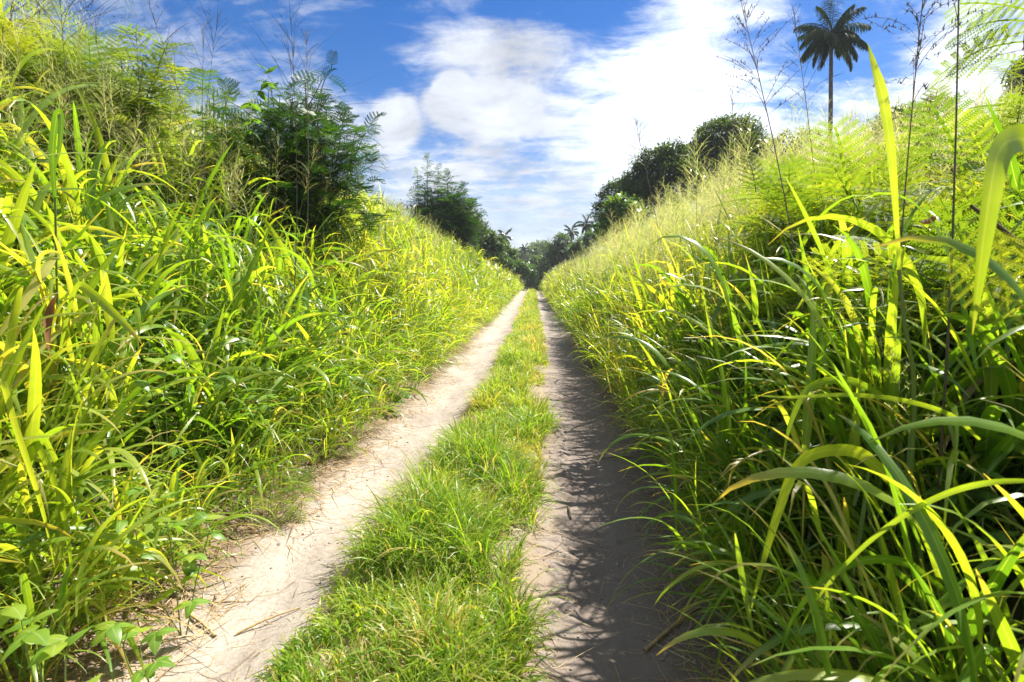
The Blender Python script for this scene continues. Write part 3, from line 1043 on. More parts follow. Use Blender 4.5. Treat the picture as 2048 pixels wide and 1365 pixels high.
stalk(150, 130, 118, -40, 3.6, 0.0, 0.8, 40, 0.57, 11, 0.008, 'loose beaded flower stalk at the top left corner', 313, 0.03, 0.0034, bw=0.0016, group=GS)
stalk(215, 140, 165, -20, 3.6, 0.2, 0.8, 36, 0.54, 10, 0.008, 'beaded flower stalk slightly right of the corner one at top left', 314, 0.03, 0.0032, bw=0.0015, group=GS)
stalk(300, 210, 272, 70, 4.4, 0.0, 0.85, 34, 0.49, 7, 0.008, 'short hazy stalk over the left leucaena bushes', 315, 0.03, 0.003, bw=0.0014, group=GS)
stalk(505, 560, 478, 330, 3.2, 0.0, 0.5, 26, 0.22, 6, 0.007, 'pale seed head before the dark hollow of the left shrub', 316, 0.03, 0.003, dark=False, group='seed heads within the grass')
stalk(1850, 900, 1760, 690, 1.6, 0.0, 0.9, 20, 0.16, 10, 0.007, 'nodding green seed head within the right foreground grass', 317, 0.04, 0.0025, dark=False, group='seed heads within the grass')


# ------------------------------------------------------------------ leucaena leaves and shrubs
def bipinnate(npairs, nleaf, length, pin, lw, droop, fwd=0.9, fill=0.47):
    """a twice-feathered leaf along +x: rachis, pairs of pinnae, rows of leaflets"""
    mb_ = MB()
    s = np.linspace(0.18, 1.0, npairs)

    def rach(t):
        return np.stack([length * t * np.cos(droop * t * 0.5), np.zeros_like(t), -length * droop * 0.5 * t ** 2], -1)
    tt = np.linspace(0, 1, 6)
    pc = rach(tt)
    wv = np.array([0, 1, 0]) * 0.004 * length / 0.3
    V = np.stack([pc - wv, pc + wv], 1)
    mb_.add(V, [(i * 2, i * 2 + 1, i * 2 + 3, i * 2 + 2) for i in range(5)], 0.5, 0.0)
    for i, t in enumerate(s):
        b = rach(np.array([t]))[0]
        pl = pin * math.sin(PI * (0.28 + 0.62 * t)) ** 0.7
        for sg in (-1, 1):
            ang = sg * (fwd + 0.15 * (1 - t))
            d = np.array([math.cos(ang), math.sin(ang), -0.10])
            u = np.linspace(0.0, 1, nleaf + 1)[1:]
            c = b + d * (pl * u)[:, None] + np.array([0, 0, -0.16 * pl]) * (u ** 2)[:, None]
            perp = np.array([-math.sin(ang), math.cos(ang), 0])
            dd = np.array([math.cos(ang), math.sin(ang), 0])
            # axis of the pinna
            cc = np.concatenate([b[None], c])[[0, nleaf // 2, nleaf]]
            w2 = perp * 0.0016 * length / 0.3
            mb_.add(np.stack([cc - w2, cc + w2], 1), [(0, 1, 3, 2), (2, 3, 5, 4)], 0.5, 0.2)
            sl = pl / nleaf
            ll = lw * (1.0 - 0.35 * np.abs(u - 0.45)) 
            for q in (-1, 1):
                e = q * perp * 0.92 + dd * 0.38
                p0 = c
                p2 = c + e * ll[:, None] + np.array([0, 0, -0.12]) * ll[:, None]
                wd = dd * sl * fill
                m1 = (p0 * 0.45 + p2 * 0.55)
                V = np.stack([p0, m1 - wd, p2, m1 + wd], 1)
                mb_.add(V, np.arange(nleaf * 4).reshape(-1, 4), np.full(nleaf * 4, 0.5) + 0.06 * math.sin(i * 2.1 + sg), np.tile([0.4, 0.6, 0.9, 0.6], nleaf))
    return Template(mb_)


T_NEAR = bipinnate(7, 14, 0.32, 0.130, 0.0135, 0.5, fill=0.34)
T_MID = bipinnate(6, 10, 0.30, 0.120, 0.0120, 0.8)
T_DARK = bipinnate(7, 8, 0.30, 0.125, 0.0150, 1.5)
T_FAR = bipinnate(4, 5, 0.30, 0.13, 0.024, 0.8)


def stem_curve(b, d, L, n=9, sag=0.0, r=None, wob=0.04):
    t = np.linspace(0, 1, n)
    d = np.asarray(d, float)
    p = b + d * (L * t)[:, None] + np.array([0, 0, -sag * L]) * (t ** 2)[:, None]
    if r is not None:
        p = p + np.cumsum(r.normal(0, wob * L / n, (n, 3)), 0) * np.array([1, 1, .4])
    return p


def shrub(base, height_, spread, nstem, label, seed, tmpl=None, mat=None, leaf=1.0, lean=(0, 0), sub=4, leaves=14, group=None, bare=0.25, rr=(0.1, 0.9), pitch=0.12, keepd=0.9,
          name='leucaena_shrub', cat='shrub', extra=None, up=1.0, stem_r=0.013):
    r = rs(seed)
    tmpl = tmpl or T_MID
    mat = mat or M_FERN
    base = np.array([base[0], base[1], gz(base[0], base[1]) - 0.03])
    root = thing(name, base, label, cat, group)
    ms, ml = MB(), MB()
    P_, PH, PI_, SC, RN = [], [], [], [], []

    def leaves_on(pts, n, t0, sc, ph0):
        K = len(pts)
        t = np.linspace(t0, 1.0, n)
        f = t * (K - 1 - 1e-6); i = f.astype(int); g = (f - i)[:, None]
        P_.append(pts[i] * (1 - g) + pts[i + 1] * g)
        PH.append(ph0 + np.arange(n) * 2.4 + r.normal(0, 0.3, n))
        PI_.append(pitch + 0.65 * t ** 3 * up + r.normal(0, 0.32, n) - 0.25 * (1 - t))
        SC.append(sc * r.uniform(0.75, 1.2, n) * np.where(t > 0.93, 0.7, 1.0))
        RN.append(np.clip(r.uniform(*rr) + r.normal(0, 0.1, n), 0, 1))

    for s in range(nstem):
        a = r.uniform(0, 2 * PI)
        out = spread / height_ * math.sqrt(r.rand())
        d = np.array([math.cos(a) * out + lean[0], math.sin(a) * out + lean[1], 1.0])
        L = height_ * r.uniform(0.72, 1.0)
        b = np.array([r.normal(0, 0.07), r.normal(0, 0.07), 0])
        pts = stem_curve(b, d, L, 10, 0.10 * out, r, 0.10)
        tube(ms, pts, np.linspace(stem_r, stem_r * 0.3, 10) * max(height_, 1.5) / 2.2, 5)
        leaves_on(pts, leaves, bare + 0.15, leaf, r.uniform(0, 6))
        for q in range(sub):
            t = r.uniform(max(bare, .15), 0.92)
            p0 = pts[int(t * 9)]
            aa = a + r.normal(0, 1.4)
            dd = np.array([math.cos(aa) * 0.9, math.sin(aa) * 0.9, r.uniform(0.25, 0.9)])
            dd /= np.linalg.norm(dd)
            Ls = height_ * r.uniform(0.15, 0.42)
            p = stem_curve(p0, dd, Ls, 6, 0.12, r, 0.10)
            tube(ms, p, np.linspace(stem_r * 0.45, stem_r * 0.15, 6) * max(height_, 1.5) / 2.2, 4)
            leaves_on(p, max(4, int(leaves * 0.55)), 0.3, leaf * 0.95, r.uniform(0, 6))
    P_ = np.concatenate(P_); PH = np.concatenate(PH); PI_ = np.concatenate(PI_); SC = np.concatenate(SC); RN = np.concatenate(RN)
    keep = lambda q: (np.linalg.norm(q[:, 0] + base - CAM, axis=-1) > keepd)
    tmpl.place(ml, P_, frames(PH, PI_, r.normal(0, 0.25, len(P_))), SC, RN, keep=keep)
    ms.build('stem', [M_STEM], root)
    ml.build('foliage', [mat], root)
    return root


def on_bank(px, Y):
    p = at(px, 500, Y)
    return (p[0], Y)


LS = 'feather-leaved shrubs on the left bank'
RSG = 'feather-leaved shrubs on the right bank'
shrub(on_bank(592, 7.2), 3.0, 0.58, 11, 'large dark feathery shrub on the left bank with a black hollow under it', 401, T_DARK, M_FERNDARK, 1.05, (0.06, 0), 11, 15, LS, 0.30, (0.0, 0.6), stem_r=.016)
shrub(on_bank(632, 7.6), 3.05, 0.28, 5, 'dark feathery shrub with a long shoot bending out to the right against white cloud', 402, T_DARK, M_FERNDARK, 1.0, (0.12, 0.05), 7, 14, LS, 0.35, (0.0, 0.7))
shrub(on_bank(445, 6.2), 2.6, 0.22, 6, 'upright leucaena whose single leafy top stands clear in the blue sky on the left', 403, T_DARK, M_FERNDARK, 1.0, (0.02, 0.05), 4, 13, LS, 0.3, (0.2, 0.9))
shrub(on_bank(530, 6.6), 1.9, 0.45, 4, 'dark leucaena between the upright one and the large dark shrub', 404, T_DARK, M_FERNDARK, 1.05, (0.0, 0.05), 5, 13, LS, 0.3, (0.1, 0.9))
shrub(on_bank(80, 4.6), 2.0, 0.65, 9, 'light green leucaena at the left edge of the picture below a bare twig', 405, T_NEAR, M_FERN, 1.25, (0.02, 0), 5, 13, LS, 0.3)
shrub(on_bank(200, 5.0), 2.0, 0.7, 10, 'light green leucaena with a dark pointed top, second from the left edge', 406, T_MID, M_FERN, 1.25, (0.05, 0), 5, 13, LS, 0.3)
shrub(on_bank(330, 5.6), 1.4, 0.8, 9, 'low yellowish leucaena in the dip of the left skyline', 407, T_MID, M_FERN, 1.2, (0.0, 0), 5, 12, LS, 0.2)
shrub(on_bank(735, 10.0), 1.2, 0.7, 7, 'low bright green feathery shrub on the slope right of the large dark one', 408, T_MID, M_FERN, 1.5, (0.1, 0), 5, 12, LS, 0.1)
shrub(on_bank(690, 8.2), 1.0, 0.6, 6, 'bright feathery undergrowth at the right foot of the large dark shrub', 409, T_MID, M_FERN, 1.4, (0.15, -0.1), 5, 12, LS, 0.1)
shrub(on_bank(540, 6.0), 1.0, 0.5, 5, 'bright young leucaena in front of the large dark shrub', 410, T_MID, M_FERN, 1.3, (0.1, -0.1), 4, 11, LS, 0.2)
shrub(on_bank(775, 14), 1.3, 0.7, 6, 'yellow green feathery shrub along the left slope, beyond the large dark one', 411, T_FAR, M_FERN, 1.8, (0.05, 0), 5, 12, LS, 0.1)
shrub(on_bank(870, 22), 1.5, 1.0, 7, 'bright feathery shrub at the foot of the spired trees on the left slope', 412, T_FAR, M_FERN, 2.2, (0.05, 0), 5, 12, LS, 0.1)
shrub(on_bank(925, 24), 1.6, 1.2, 8, 'green feathery shrub on the left slope right below the spired trees', 413, T_FAR, M_FERN, 2.4, (0.05, 0), 5, 12, LS, 0.1, (0, 0.6))

shrub(on_bank(1960, 3.0), 1.5, 0.85, 11, 'near light green leucaena at the right edge, its leaves spread in layers', 421, T_NEAR, M_FERN, 1.35, (-0.10, 0), 5, 13, RSG, 0.2)
shrub(on_bank(1850, 3.4), 1.45, 0.9, 11, 'light green leucaena with flat leaf sprays behind the broad upright blade', 422, T_NEAR, M_FERN, 1.35, (-0.15, 0), 5, 13, RSG, 0.2)
shrub(on_bank(1720, 4.2), 1.5, 0.9, 11, 'light leucaena in front of the tall palm trunk on the right bank', 423, T_NEAR, M_FERN, 1.35, (-0.12, 0), 5, 13, RSG, 0.2)
shrub(on_bank(1990, 4.6), 2.05, 0.8, 10, 'taller leucaena on the skyline at the right edge', 424, T_NEAR, M_FERN, 1.3, (-0.05, 0), 5, 13, RSG, 0.25)
shrub(on_bank(1860, 5.6), 1.95, 0.9, 10, 'leucaena on the right skyline below the beaded flower stalk', 425, T_MID, M_FERN, 1.45, (-0.05, 0), 5, 13, RSG, 0.25)
shrub(on_bank(1630, 6.0), 1.55, 0.9, 11, 'leucaena at the left end of the right-hand thicket, under the leaning stalk', 426, T_MID, M_FERN, 1.45, (-0.1, 0), 5, 12, RSG, 0.2)
shrub(on_bank(1500, 11.0), 1.5, 0.9, 8, 'pale feathery shrub amid seed heads below the round-crowned tree', 427, T_MID, M_FERN, 1.7, (-0.05, 0), 5, 12, RSG, 0.2)
shrub(on_bank(1380, 14.0), 1.5, 0.9, 7, 'pale feathery shrub amid seed heads left of the one below the round crown', 428, T_FAR, M_FERN, 1.9, (-0.05, 0), 5, 12, RSG, 0.2)

shrub(on_bank(1780, 2.7), 1.05, 0.7, 9, 'low leucaena whose leaves fill the gap behind the broad upright blade', 429, T_NEAR, M_FERN, 1.2, (-0.1, 0), 5, 12, RSG, 0.15)
shrub(on_bank(1900, 2.5), 1.15, 0.7, 9, 'yellow green leucaena between the broad upright blade and the folded one', 430, T_NEAR, M_FERN, 1.2, (-0.05, 0), 5, 12, RSG, 0.15)

SG = 'small feathery seedlings at the foot of the left bank'
shrub((-1.60, 2.95), 0.30, 0.25, 4, 'tiny feathery seedling at the left rut edge, nearest the camera', 441, T_MID, M_FERN, .36, (.1, 0), 2, 7, SG, .1, name='feathery_seedling', cat='seedling', stem_r=.004)
shrub((-1.72, 3.5), 0.32, 0.3, 5, 'tiny feathery seedling at the left rut edge behind the nearest one', 442, T_MID, M_FERN, .38, (.1, 0), 2, 7, SG, .1, name='feathery_seedling', cat='seedling', stem_r=.004)
shrub((-1.62, 4.1), 0.28, 0.3, 4, 'tiny feathery seedling at the left rut edge, farthest of the three', 443, T_MID, M_FERN, .36, (.1, 0), 2, 7, SG, .1, name='feathery_seedling', cat='seedling', stem_r=.004)

# one long leucaena branch reaching in at the right edge, backlit
b0 = (1.62, 1.12)
root = thing('leucaena_branch', (b0[0], b0[1], gz(*b0)), 'yellow backlit feathery branch beside the folded blade at the right edge', 'branch')
z0 = gz(*b0)
ms, ml = MB(), MB()
tipw = at(1985, 470, 1.0)
pts = spline([np.zeros(3), np.array([0.02, 0.0, 0.7]), tipw - np.array([b0[0], b0[1], z0]) + np.array([0.10, 0.02, -0.04]), tipw - np.array([b0[0], b0[1], z0]) + np.array([-0.06, -0.02, 0.05])], 14)
tube(ms, pts, np.linspace(0.008, 0.003, 14), 6)
qq = pts[[13, 12, 11, 10]]
T_NEAR.place(ml, qq, frames([PI * 1.10, PI * 1.3, PI * 1.55, 0.2], [-0.95, -1.2, -1.05, -0.6], [0.9, 0.5, 0.2, 0.2]), [0.55, 0.5, 0.55, 0.6], [0.95, 0.9, 0.9, 0.9])
ms.build('stem', [M_STEM], root)
ml.build('foliage', [M_FERN], root)

# spray hanging in at the top right corner
b0 = (2.55, 2.0)
root = thing('leucaena_sapling', (b0[0], b0[1], gz(*b0)), 'slender leucaena sapling whose feathery top hangs into the top right corner', 'sapling')
z0 = gz(*b0); o3 = np.array([b0[0], b0[1], z0])
ms, ml = MB(), MB()
pa = at(2062, 150, 2.0) - o3; pb = at(2055, 20, 2.0) - o3
pts = spline([np.zeros(3), pa * np.array([0.6, 0.6, 0.6]), pa, pb], 16)
tube(ms, pts, np.linspace(0.010, 0.003, 16), 6)
qq = np.array([pts[15], pts[14], pts[13], pts[12], pts[11], pts[14]])
T_NEAR.place(ml, qq, frames([PI * 1.0, PI * 1.08, PI * 0.92, PI * 1.05, PI * 1.15, 0.3], [0.25, 0.0, -0.25, -0.1, -0.35, 0.2], [0.55, 0.4, 0.5, 0.6, 0.5, 0]), [0.8, 0.95, 0.9, 0.9, 0.8, .8], [0.5, 0.4, 0.6, 0.5, 0.5, .5])
ms.build('stem', [M_STEM], root)
ml.build('foliage', [M_FERN], root)


# ------------------------------------------------------------------ bare and withered shrubs
def bare_shrub(base, H, nst, label, seed, mat=M_STEM, lean=(0, 0), leafy=0, lmat=None, name='bare_shrub', group=None, cat='shrub', rad=0.008, spread=0.35):
    r = rs(seed)
    base = np.array([base[0], base[1], gz(base[0], base[1])])
    root = thing(name, base, label, cat, group)
    ms, ml = MB(), MB()
    tips = []
    for s in range(nst):
        a = r.uniform(0, 2 * PI)
        d = np.array([math.cos(a) * spread + lean[0], math.sin(a) * spread + lean[1], 1.0])
        p = stem_curve(np.zeros(3), d, H * r.uniform(.7, 1), 10, 0.05, r, 0.12)
        tube(ms, p, np.linspace(rad, rad * .25, 10), 5)
        for q in range(7):
            i = r.randint(3, 9)
            aa = r.uniform(0, 2 * PI)
            dd = np.array([math.cos(aa) * .8, math.sin(aa) * .8, r.uniform(.3, 1)])
            p2 = stem_curve(p[i], dd, H * r.uniform(.12, .3), 6, 0.0, r, 0.15)
            tube(ms, p2, np.linspace(rad * .4, rad * .12, 6), 4)
            tips.append(p2)
            for z in range(2):
                aa += r.normal(0, 1)
                p3 = stem_curve(p2[r.randint(2, 5)], [math.cos(aa) * .7, math.sin(aa) * .7, .7], H * r.uniform(.05, .12), 4, 0, r, .15)
                tube(ms, p3, np.linspace(rad * .2, rad * .08, 4), 3)
    ms.build('stem', [mat], root)
    if leafy:
        T_ = np.concatenate(tips)
        n = leafy
        b = T_[r.randint(0, len(T_), n)] + r.normal(0, 0.05 * H, (n, 3))
        ribbons(ml, b, r.uniform(0, 6.3, n), r.uniform(.6, 2.4, n), r.uniform(.08, .2, n), r.uniform(.03, .06, n), r.uniform(0, 1, n), 2, 1, 'leaf', rnd=r.rand(n))
        ml.build('foliage', [lmat], root)
    return root


bare_shrub(on_bank(1655, 5.0), 1.75, 3, 'leafless branching twigs in front of the tall palm trunk', 501, spread=0.22, rad=0.006)
bare_shrub(on_bank(15, 4.4), 2.25, 3, 'leafless dry twigs at the upper left edge of the picture', 502, spread=0.12, rad=0.009)
bare_shrub(on_bank(800, 26), 2.5, 8, 'withered red-brown shrub on the left slope beside the spired trees', 503, leafy=2600, lmat=M_BROWNLEAF, name='withered_shrub', rad=0.02, spread=0.5)
bare_shrub(on_bank(760, 20), 1.3, 6, 'small brownish shrub on the left skyline before the withered one', 504, leafy=900, lmat=M_BROWNLEAF, name='withered_shrub', rad=0.012, spread=0.5)


# ------------------------------------------------------------------ trees
def tree(base, blobs, label, seed, nleaf, leaf_l, leaf_w, mat, group=None, trunk_r=0.16, name='broadleaf_tree', cl=14, droop=1.0, cat='tree', rr=(0, 1), shell=0.78):
    """blobs: (dx, dy, z, rx, rz) relative to the base; trunk with limbs reaching into each of them"""
    r = rs(seed)
    base = np.array([base[0], base[1], gz(base[0], base[1]) - 0.1])
    root = thing(name, base, label, cat, group)
    ms, ml = MB(), MB()
    blobs = np.array(blobs, float)
    top = blobs[:, 2].mean()
    fork = np.array([0, 0, max(0.3, 0.42 * blobs[:, 2].min())])
    tube(ms, spline([np.zeros(3), fork * .5 + np.array([.08, 0, 0]), fork], 6), np.linspace(trunk_r, trunk_r * .7, 6), 8)
    for b in blobs:
        c = b[:3]
        mid = fork * .5 + c * .5 + np.array([0, 0, .12 * b[3]])
        p = spline([fork, mid, c], 8)
        tube(ms, p, np.linspace(trunk_r * .55, trunk_r * .15, 8), 6)
        for q in range(5):
            d = r.normal(0, 1, 3); d[2] = abs(d[2]) * .8; d /= np.linalg.norm(d)
            e = c + d * np.array([b[3], b[3], b[4]]) * .85
            tube(ms, spline([p[5], (p[5] + e) / 2 + np.array([0, 0, .1]), e], 6), np.linspace(trunk_r * .2, trunk_r * .06, 6), 4)
    wgt = blobs[:, 3] * blobs[:, 4]
    nc = max(1, nleaf // cl)
    bi = r.choice(len(blobs), nc, p=wgt / wgt.sum())
    d = r.normal(0, 1, (nc, 3)); d[:, 2] += 0.25
    d /= np.linalg.norm(d, axis=1)[:, None]
    lump = 0.80 + 0.40 * fbm(d[:, 0] * 2.6 + bi * 7 + 20, d[:, 1] * 2.6 + d[:, 2] * 2.1 + 20, seed, 3)
    rad = (shell + (1 - shell) * r.rand(nc)) * lump
    c = blobs[bi, :3] + d * rad[:, None] * blobs[bi][:, [3, 3, 4]]
    k = np.repeat(np.arange(nc), cl)
    n = len(k)
    spreadv = leaf_l * 0.9
    pos = c[k] + r.normal(0, 1, (n, 3)) * spreadv * np.array([.55, .55, .4])
    od = np.arctan2(d[k][:, 1], d[k][:, 0])
    phi = od + r.normal(0, 1.2, n)
    rn = np.clip(r.uniform(*rr, nc)[k] * .7 + .3 * r.rand(n), 0, 1)
    ribbons(ml, pos, phi, np.clip(r.normal(1.25, .45, n), .2, 2.6), leaf_l * r.uniform(.7, 1.25, n), leaf_w * r.uniform(.75, 1.2, n), droop * r.uniform(.2, 1.1, n), 2, 1, 'leaf', 0.2, r.normal(0, .5, n), rnd=rn)
    ms.build('trunk', [M_BARK], root)
    ml.build('crown', [mat], root)
    return root


def tree_px(Y, basepx, blobs_px, *a, **k):
    """blobs given as (px, py, radius px) of the photograph and brought to distance Y"""
    bx = at(basepx, 500, Y)[0]
    bz = gz(bx, Y) - 0.1
    out = []
    for (px, py, rp, dy) in blobs_px:
        p = at(px, py, Y)
        R = rp * Y / F_PX
        out.append((p[0] - bx, dy, p[2] - bz, R, R * 0.92))
    return tree((bx, Y), out, *a, **k)


RT = 'broadleaf trees above the right bank'
tree_px(34, 1455, [(1452, 300, 62, 0), (1410, 318, 48, .6), (1498, 318, 46, -.5), (1455, 342, 66, -.8), (1455, 285, 52, .3), (1430, 275, 36, .4), (1480, 278, 36, -.4), (1400, 350, 42, 0), (1515, 345, 36, 0)],
        'large dark tree with a smooth round dome crown on the right skyline', 601, 22000, .30, .10, M_BROAD, RT, .26)
tree_px(31, 1318, [(1318, 340, 45, 0), (1345, 318, 30, 0), (1290, 365, 40, .5), (1340, 375, 55, -.5), (1300, 400, 46, 0), (1268, 385, 30, 0), (1375, 380, 42, 0)],
        'dark tree with a stepped crown just left of the dome-shaped one', 602, 17000, .28, .10, M_BROAD, RT, .2)
tree_px(36, 1235, [(1237, 395, 34, 0), (1215, 425, 26, .4), (1245, 430, 34, -.4), (1222, 460, 26, 0), (1260, 400, 26, 0)],
        'dark tree at the left end of the right-hand tree line', 603, 8500, .30, .11, M_BROAD, RT, .18)
tree_px(27, 1248, [(1248, 425, 30, 0), (1230, 450, 28, 0), (1270, 455, 30, 0), (1250, 470, 30, 0)],
        'lighter tree with some reddish leaves before the left end of the right tree line', 604, 4200, .34, .15, M_BROADLT, RT, .12, droop=1.4)
tree_px(44, 1590, [(1590, 296, 36, 0), (1562, 306, 30, 0), (1622, 310, 42, 0), (1580, 335, 40, 0), (1660, 330, 40, 0)],
        'grey green tree behind the leaning flower stalk, right of the dome-shaped one', 605, 6500, .34, .12, M_BROAD, RT, .2)
tree_px(40, 1790, [(1790, 246, 28, 0), (1760, 262, 28, 0), (1830, 240, 30, 0), (1800, 278, 44, 0), (1868, 222, 26, 0)],
        'dark tree showing low over the right thicket, right of the tall palm', 606, 6500, .32, .12, M_BROAD, RT, .2)
tree_px(30, 2070, [(2066, 135, 24, 0), (2090, 150, 44, 0), (2062, 175, 30, 0)],
        'dark tree crown cut off by the right edge of the picture', 607, 5500, .30, .11, M_BROAD, RT, .2)
tree_px(62, 1118, [(1122, 482, 14, 0), (1108, 500, 15, 0), (1128, 502, 17, 0), (1100, 522, 14, 0), (1118, 525, 18, 0), (1090, 540, 12, 0), (1140, 512, 14, 0)],
        'dark tree leaning over the far end of the track from the right', 608, 5500, .40, .16, M_FARTREE, RT, .22)
tree_px(50, 1165, [(1165, 492, 16, 0), (1188, 480, 18, 0), (1150, 505, 12, 0), (1205, 478, 16, 0)],
        'small pale green tree below the pair of far palms on the right', 609, 3500, .36, .14, M_BROADLT, RT, .14, rr=(0.3, .85))

LT = 'trees along the left ridge'


def spire_tree(Y, basepx, spires, label, seed, mat, group, leaf=2.6, stem_r=.03):
    """several upright leafy rods: (px of the foot, px of the top, py of the top, width px)"""
    r = rs(seed)
    bx = at(basepx, 500, Y)[0]
    base = np.array([bx, Y, gz(bx, Y) - .1])
    root = thing('feathery_tree', base, label, 'tree', group)
    ms, ml = MB(), MB()
    for (fx, tx_, ty_, wpx) in spires:
        top = at(tx_, ty_, Y) - base
        yj = r.uniform(-.8, .8)
        top[1] += yj
        low = np.array([0.25 * (at(fx, 500, Y)[0] - bx), yj * .2, 0.0])
        midp = np.array([(at(fx, 500, Y)[0] - bx) * .9, yj * .8, top[2] * .45])
        p = spline([low, midp, top], 14)
        tube(ms, p, np.linspace(stem_r * 1.6, stem_r * .3, 14), 5)
        n = 100
        t = np.linspace(.18, 1, n)
        f = t * (13 - 1e-6); i = f.astype(int); g = (f - i)[:, None]
        pos = p[i] * (1 - g) + p[i + 1] * g
        wd = wpx * Y / F_PX
        sc = wd / .30 * np.interp(t, [.2, .5, .85, 1], [1.9, 1.8, 1.5, .9]) * r.uniform(.75, 1.2, n)
        T_FAR.place(ml, pos, frames(np.arange(n) * 2.4 + r.normal(0, .3, n), .25 + .5 * t ** 3 + r.normal(0, .25, n), r.normal(0, .3, n)), sc, np.clip(r.uniform(0, .9, n), 0, 1))
        # side sprays thicken the lower crown
        for q in range(12):
            tt = r.uniform(.2, .75)
            p0 = p[int(tt * 13)]
            a = r.uniform(0, 2 * PI)
            ps = stem_curve(p0, [math.cos(a) * .8, math.sin(a) * .8, .8], wd * r.uniform(1.0, 2.2), 5, .05, r, .1)
            tube(ms, ps, np.linspace(stem_r * .4, stem_r * .15, 5), 4)
            n2 = 9
            T_FAR.place(ml, ps[np.minimum((np.linspace(.3, 1, n2) * 4).astype(int), 4)] + r.normal(0, .05, (n2, 3)), frames(r.uniform(0, 6.3, n2), r.normal(.15, .3, n2), r.normal(0, .3, n2)), wd / .30 * r.uniform(.7, 1.1, n2), np.clip(r.uniform(0, .8, n2), 0, 1))
    ms.build('trunk', [M_STEM], root)
    ml.build('crown', [mat], root)
    return root


spire_tree(27, 860, [(858, 857, 316, 11), (838, 832, 344, 11), (872, 872, 335, 14), (895, 898, 350, 18), (915, 925, 375, 18), (880, 885, 390, 20), (850, 852, 385, 20), (905, 912, 400, 22), (925, 945, 405, 20), (935, 955, 430, 16), (860, 865, 420, 24), (900, 905, 430, 24)],
           'dark feathery tree group on the left ridge whose two tallest shoots stand up as spires', 621, M_FERNDARK, LT)
tree_px(30, 905, [(905, 432, 26, 0), (935, 445, 24, 0), (880, 440, 22, 0), (955, 465, 20, 0), (915, 460, 26, 0)],
        'dark bushy tree filling the lower right of the spired group on the left', 622, 5200, .26, .10, M_BROAD, LT, .12, rr=(.2, 1))
tree_px(40, 975, [(972, 478, 16, 0), (990, 488, 16, 0), (960, 490, 16, 0), (985, 505, 18, 0)],
        'mid green bushy tree on the left ridge before the small palm', 623, 4200, .32, .13, M_FARTREE, LT, .14, rr=(0, .5))
tree_px(52, 1010, [(1006, 500, 12, 0), (1022, 510, 12, 0), (995, 505, 12, 0), (1015, 522, 14, 0)],
        'dark bushy tree at the foot of the small palm on the left', 624, 3400, .36, .15, M_FARTREE, LT, .14, rr=(.3, 1))
tree_px(48, 1000, [(1000, 518, 13, 0), (985, 522, 13, 0), (1015, 530, 11, 0)],
        'bright green bush on the left slope beneath the small palm', 625, 3000, .32, .14, M_BROADLT, LT, .1, rr=(.3, .85))
tree_px(60, 1042, [(1040, 535, 12, 0), (1052, 545, 10, 0), (1030, 545, 10, 0)],
        'light green bush where the left bank meets the far end of the track', 626, 3000, .36, .15, M_BROADLT, LT, .1, rr=(.3, .85))
tree_px(72, 1078, [(1072, 524, 11, 0), (1085, 530, 10, 0), (1075, 543, 12, 0), (1066, 548, 8, 0), (1076, 562, 11, -.3), (1066, 574, 9, -.3), (1085, 574, 9, -.3)],
        'dark rounded tree right above the end of the track', 627, 3400, .42, .18, M_FARTREE, 'trees at the far end of the track', .16)
tree_px(66, 1060, [(1058, 538, 9, 0), (1066, 550, 9, 0), (1052, 552, 8, 0), (1060, 566, 9, 0), (1052, 572, 8, 0)],
        'yellow green bush left of the dark tree closing the track', 628, 2400, .36, .15, M_BROADLT, 'trees at the far end of the track', .1, rr=(.4, .85))
tree_px(64, 1090, [(1088, 552, 8, 0), (1082, 562, 6, 0), (1096, 560, 8, 0), (1092, 572, 8, 0)],
        'small dark bush at the right corner where the track ends', 629, 2200, .34, .14, M_BROADLT, 'trees at the far end of the track', .1, rr=(0, .5))

# far wooded hill: each rounded crown a tree
FH = 'rounded trees on the far wooded hill'
for i, (px, py, rp, lab) in enumerate(((1042, 512, 12, 'leftmost rounded crown of the far hill, beside a palm'), (1062, 505, 12, 'rounded crown right of the far hill palm'),
                                       (1075, 499, 13, 'rounded crown at the left top of the far hill'), (1090, 496, 12, 'highest rounded crown of the far hill'), (1104, 505, 13, 'rounded crown of the far hill behind the leaning dark tree'),
                                       (1056, 524, 14, 'low rounded crown at the foot of the far hill'))):
    tree_px(118 + 3 * i, px, [(px, py, rp, 0), (px - rp * .7, py + 7, rp * .8, 0), (px + rp * .7, py + 6, rp * .8, 0), (px, py + 16, rp, 0)], lab, 640 + i, 2600, .75, .32, M_FARTREE, FH, .3, rr=(.4, 1))


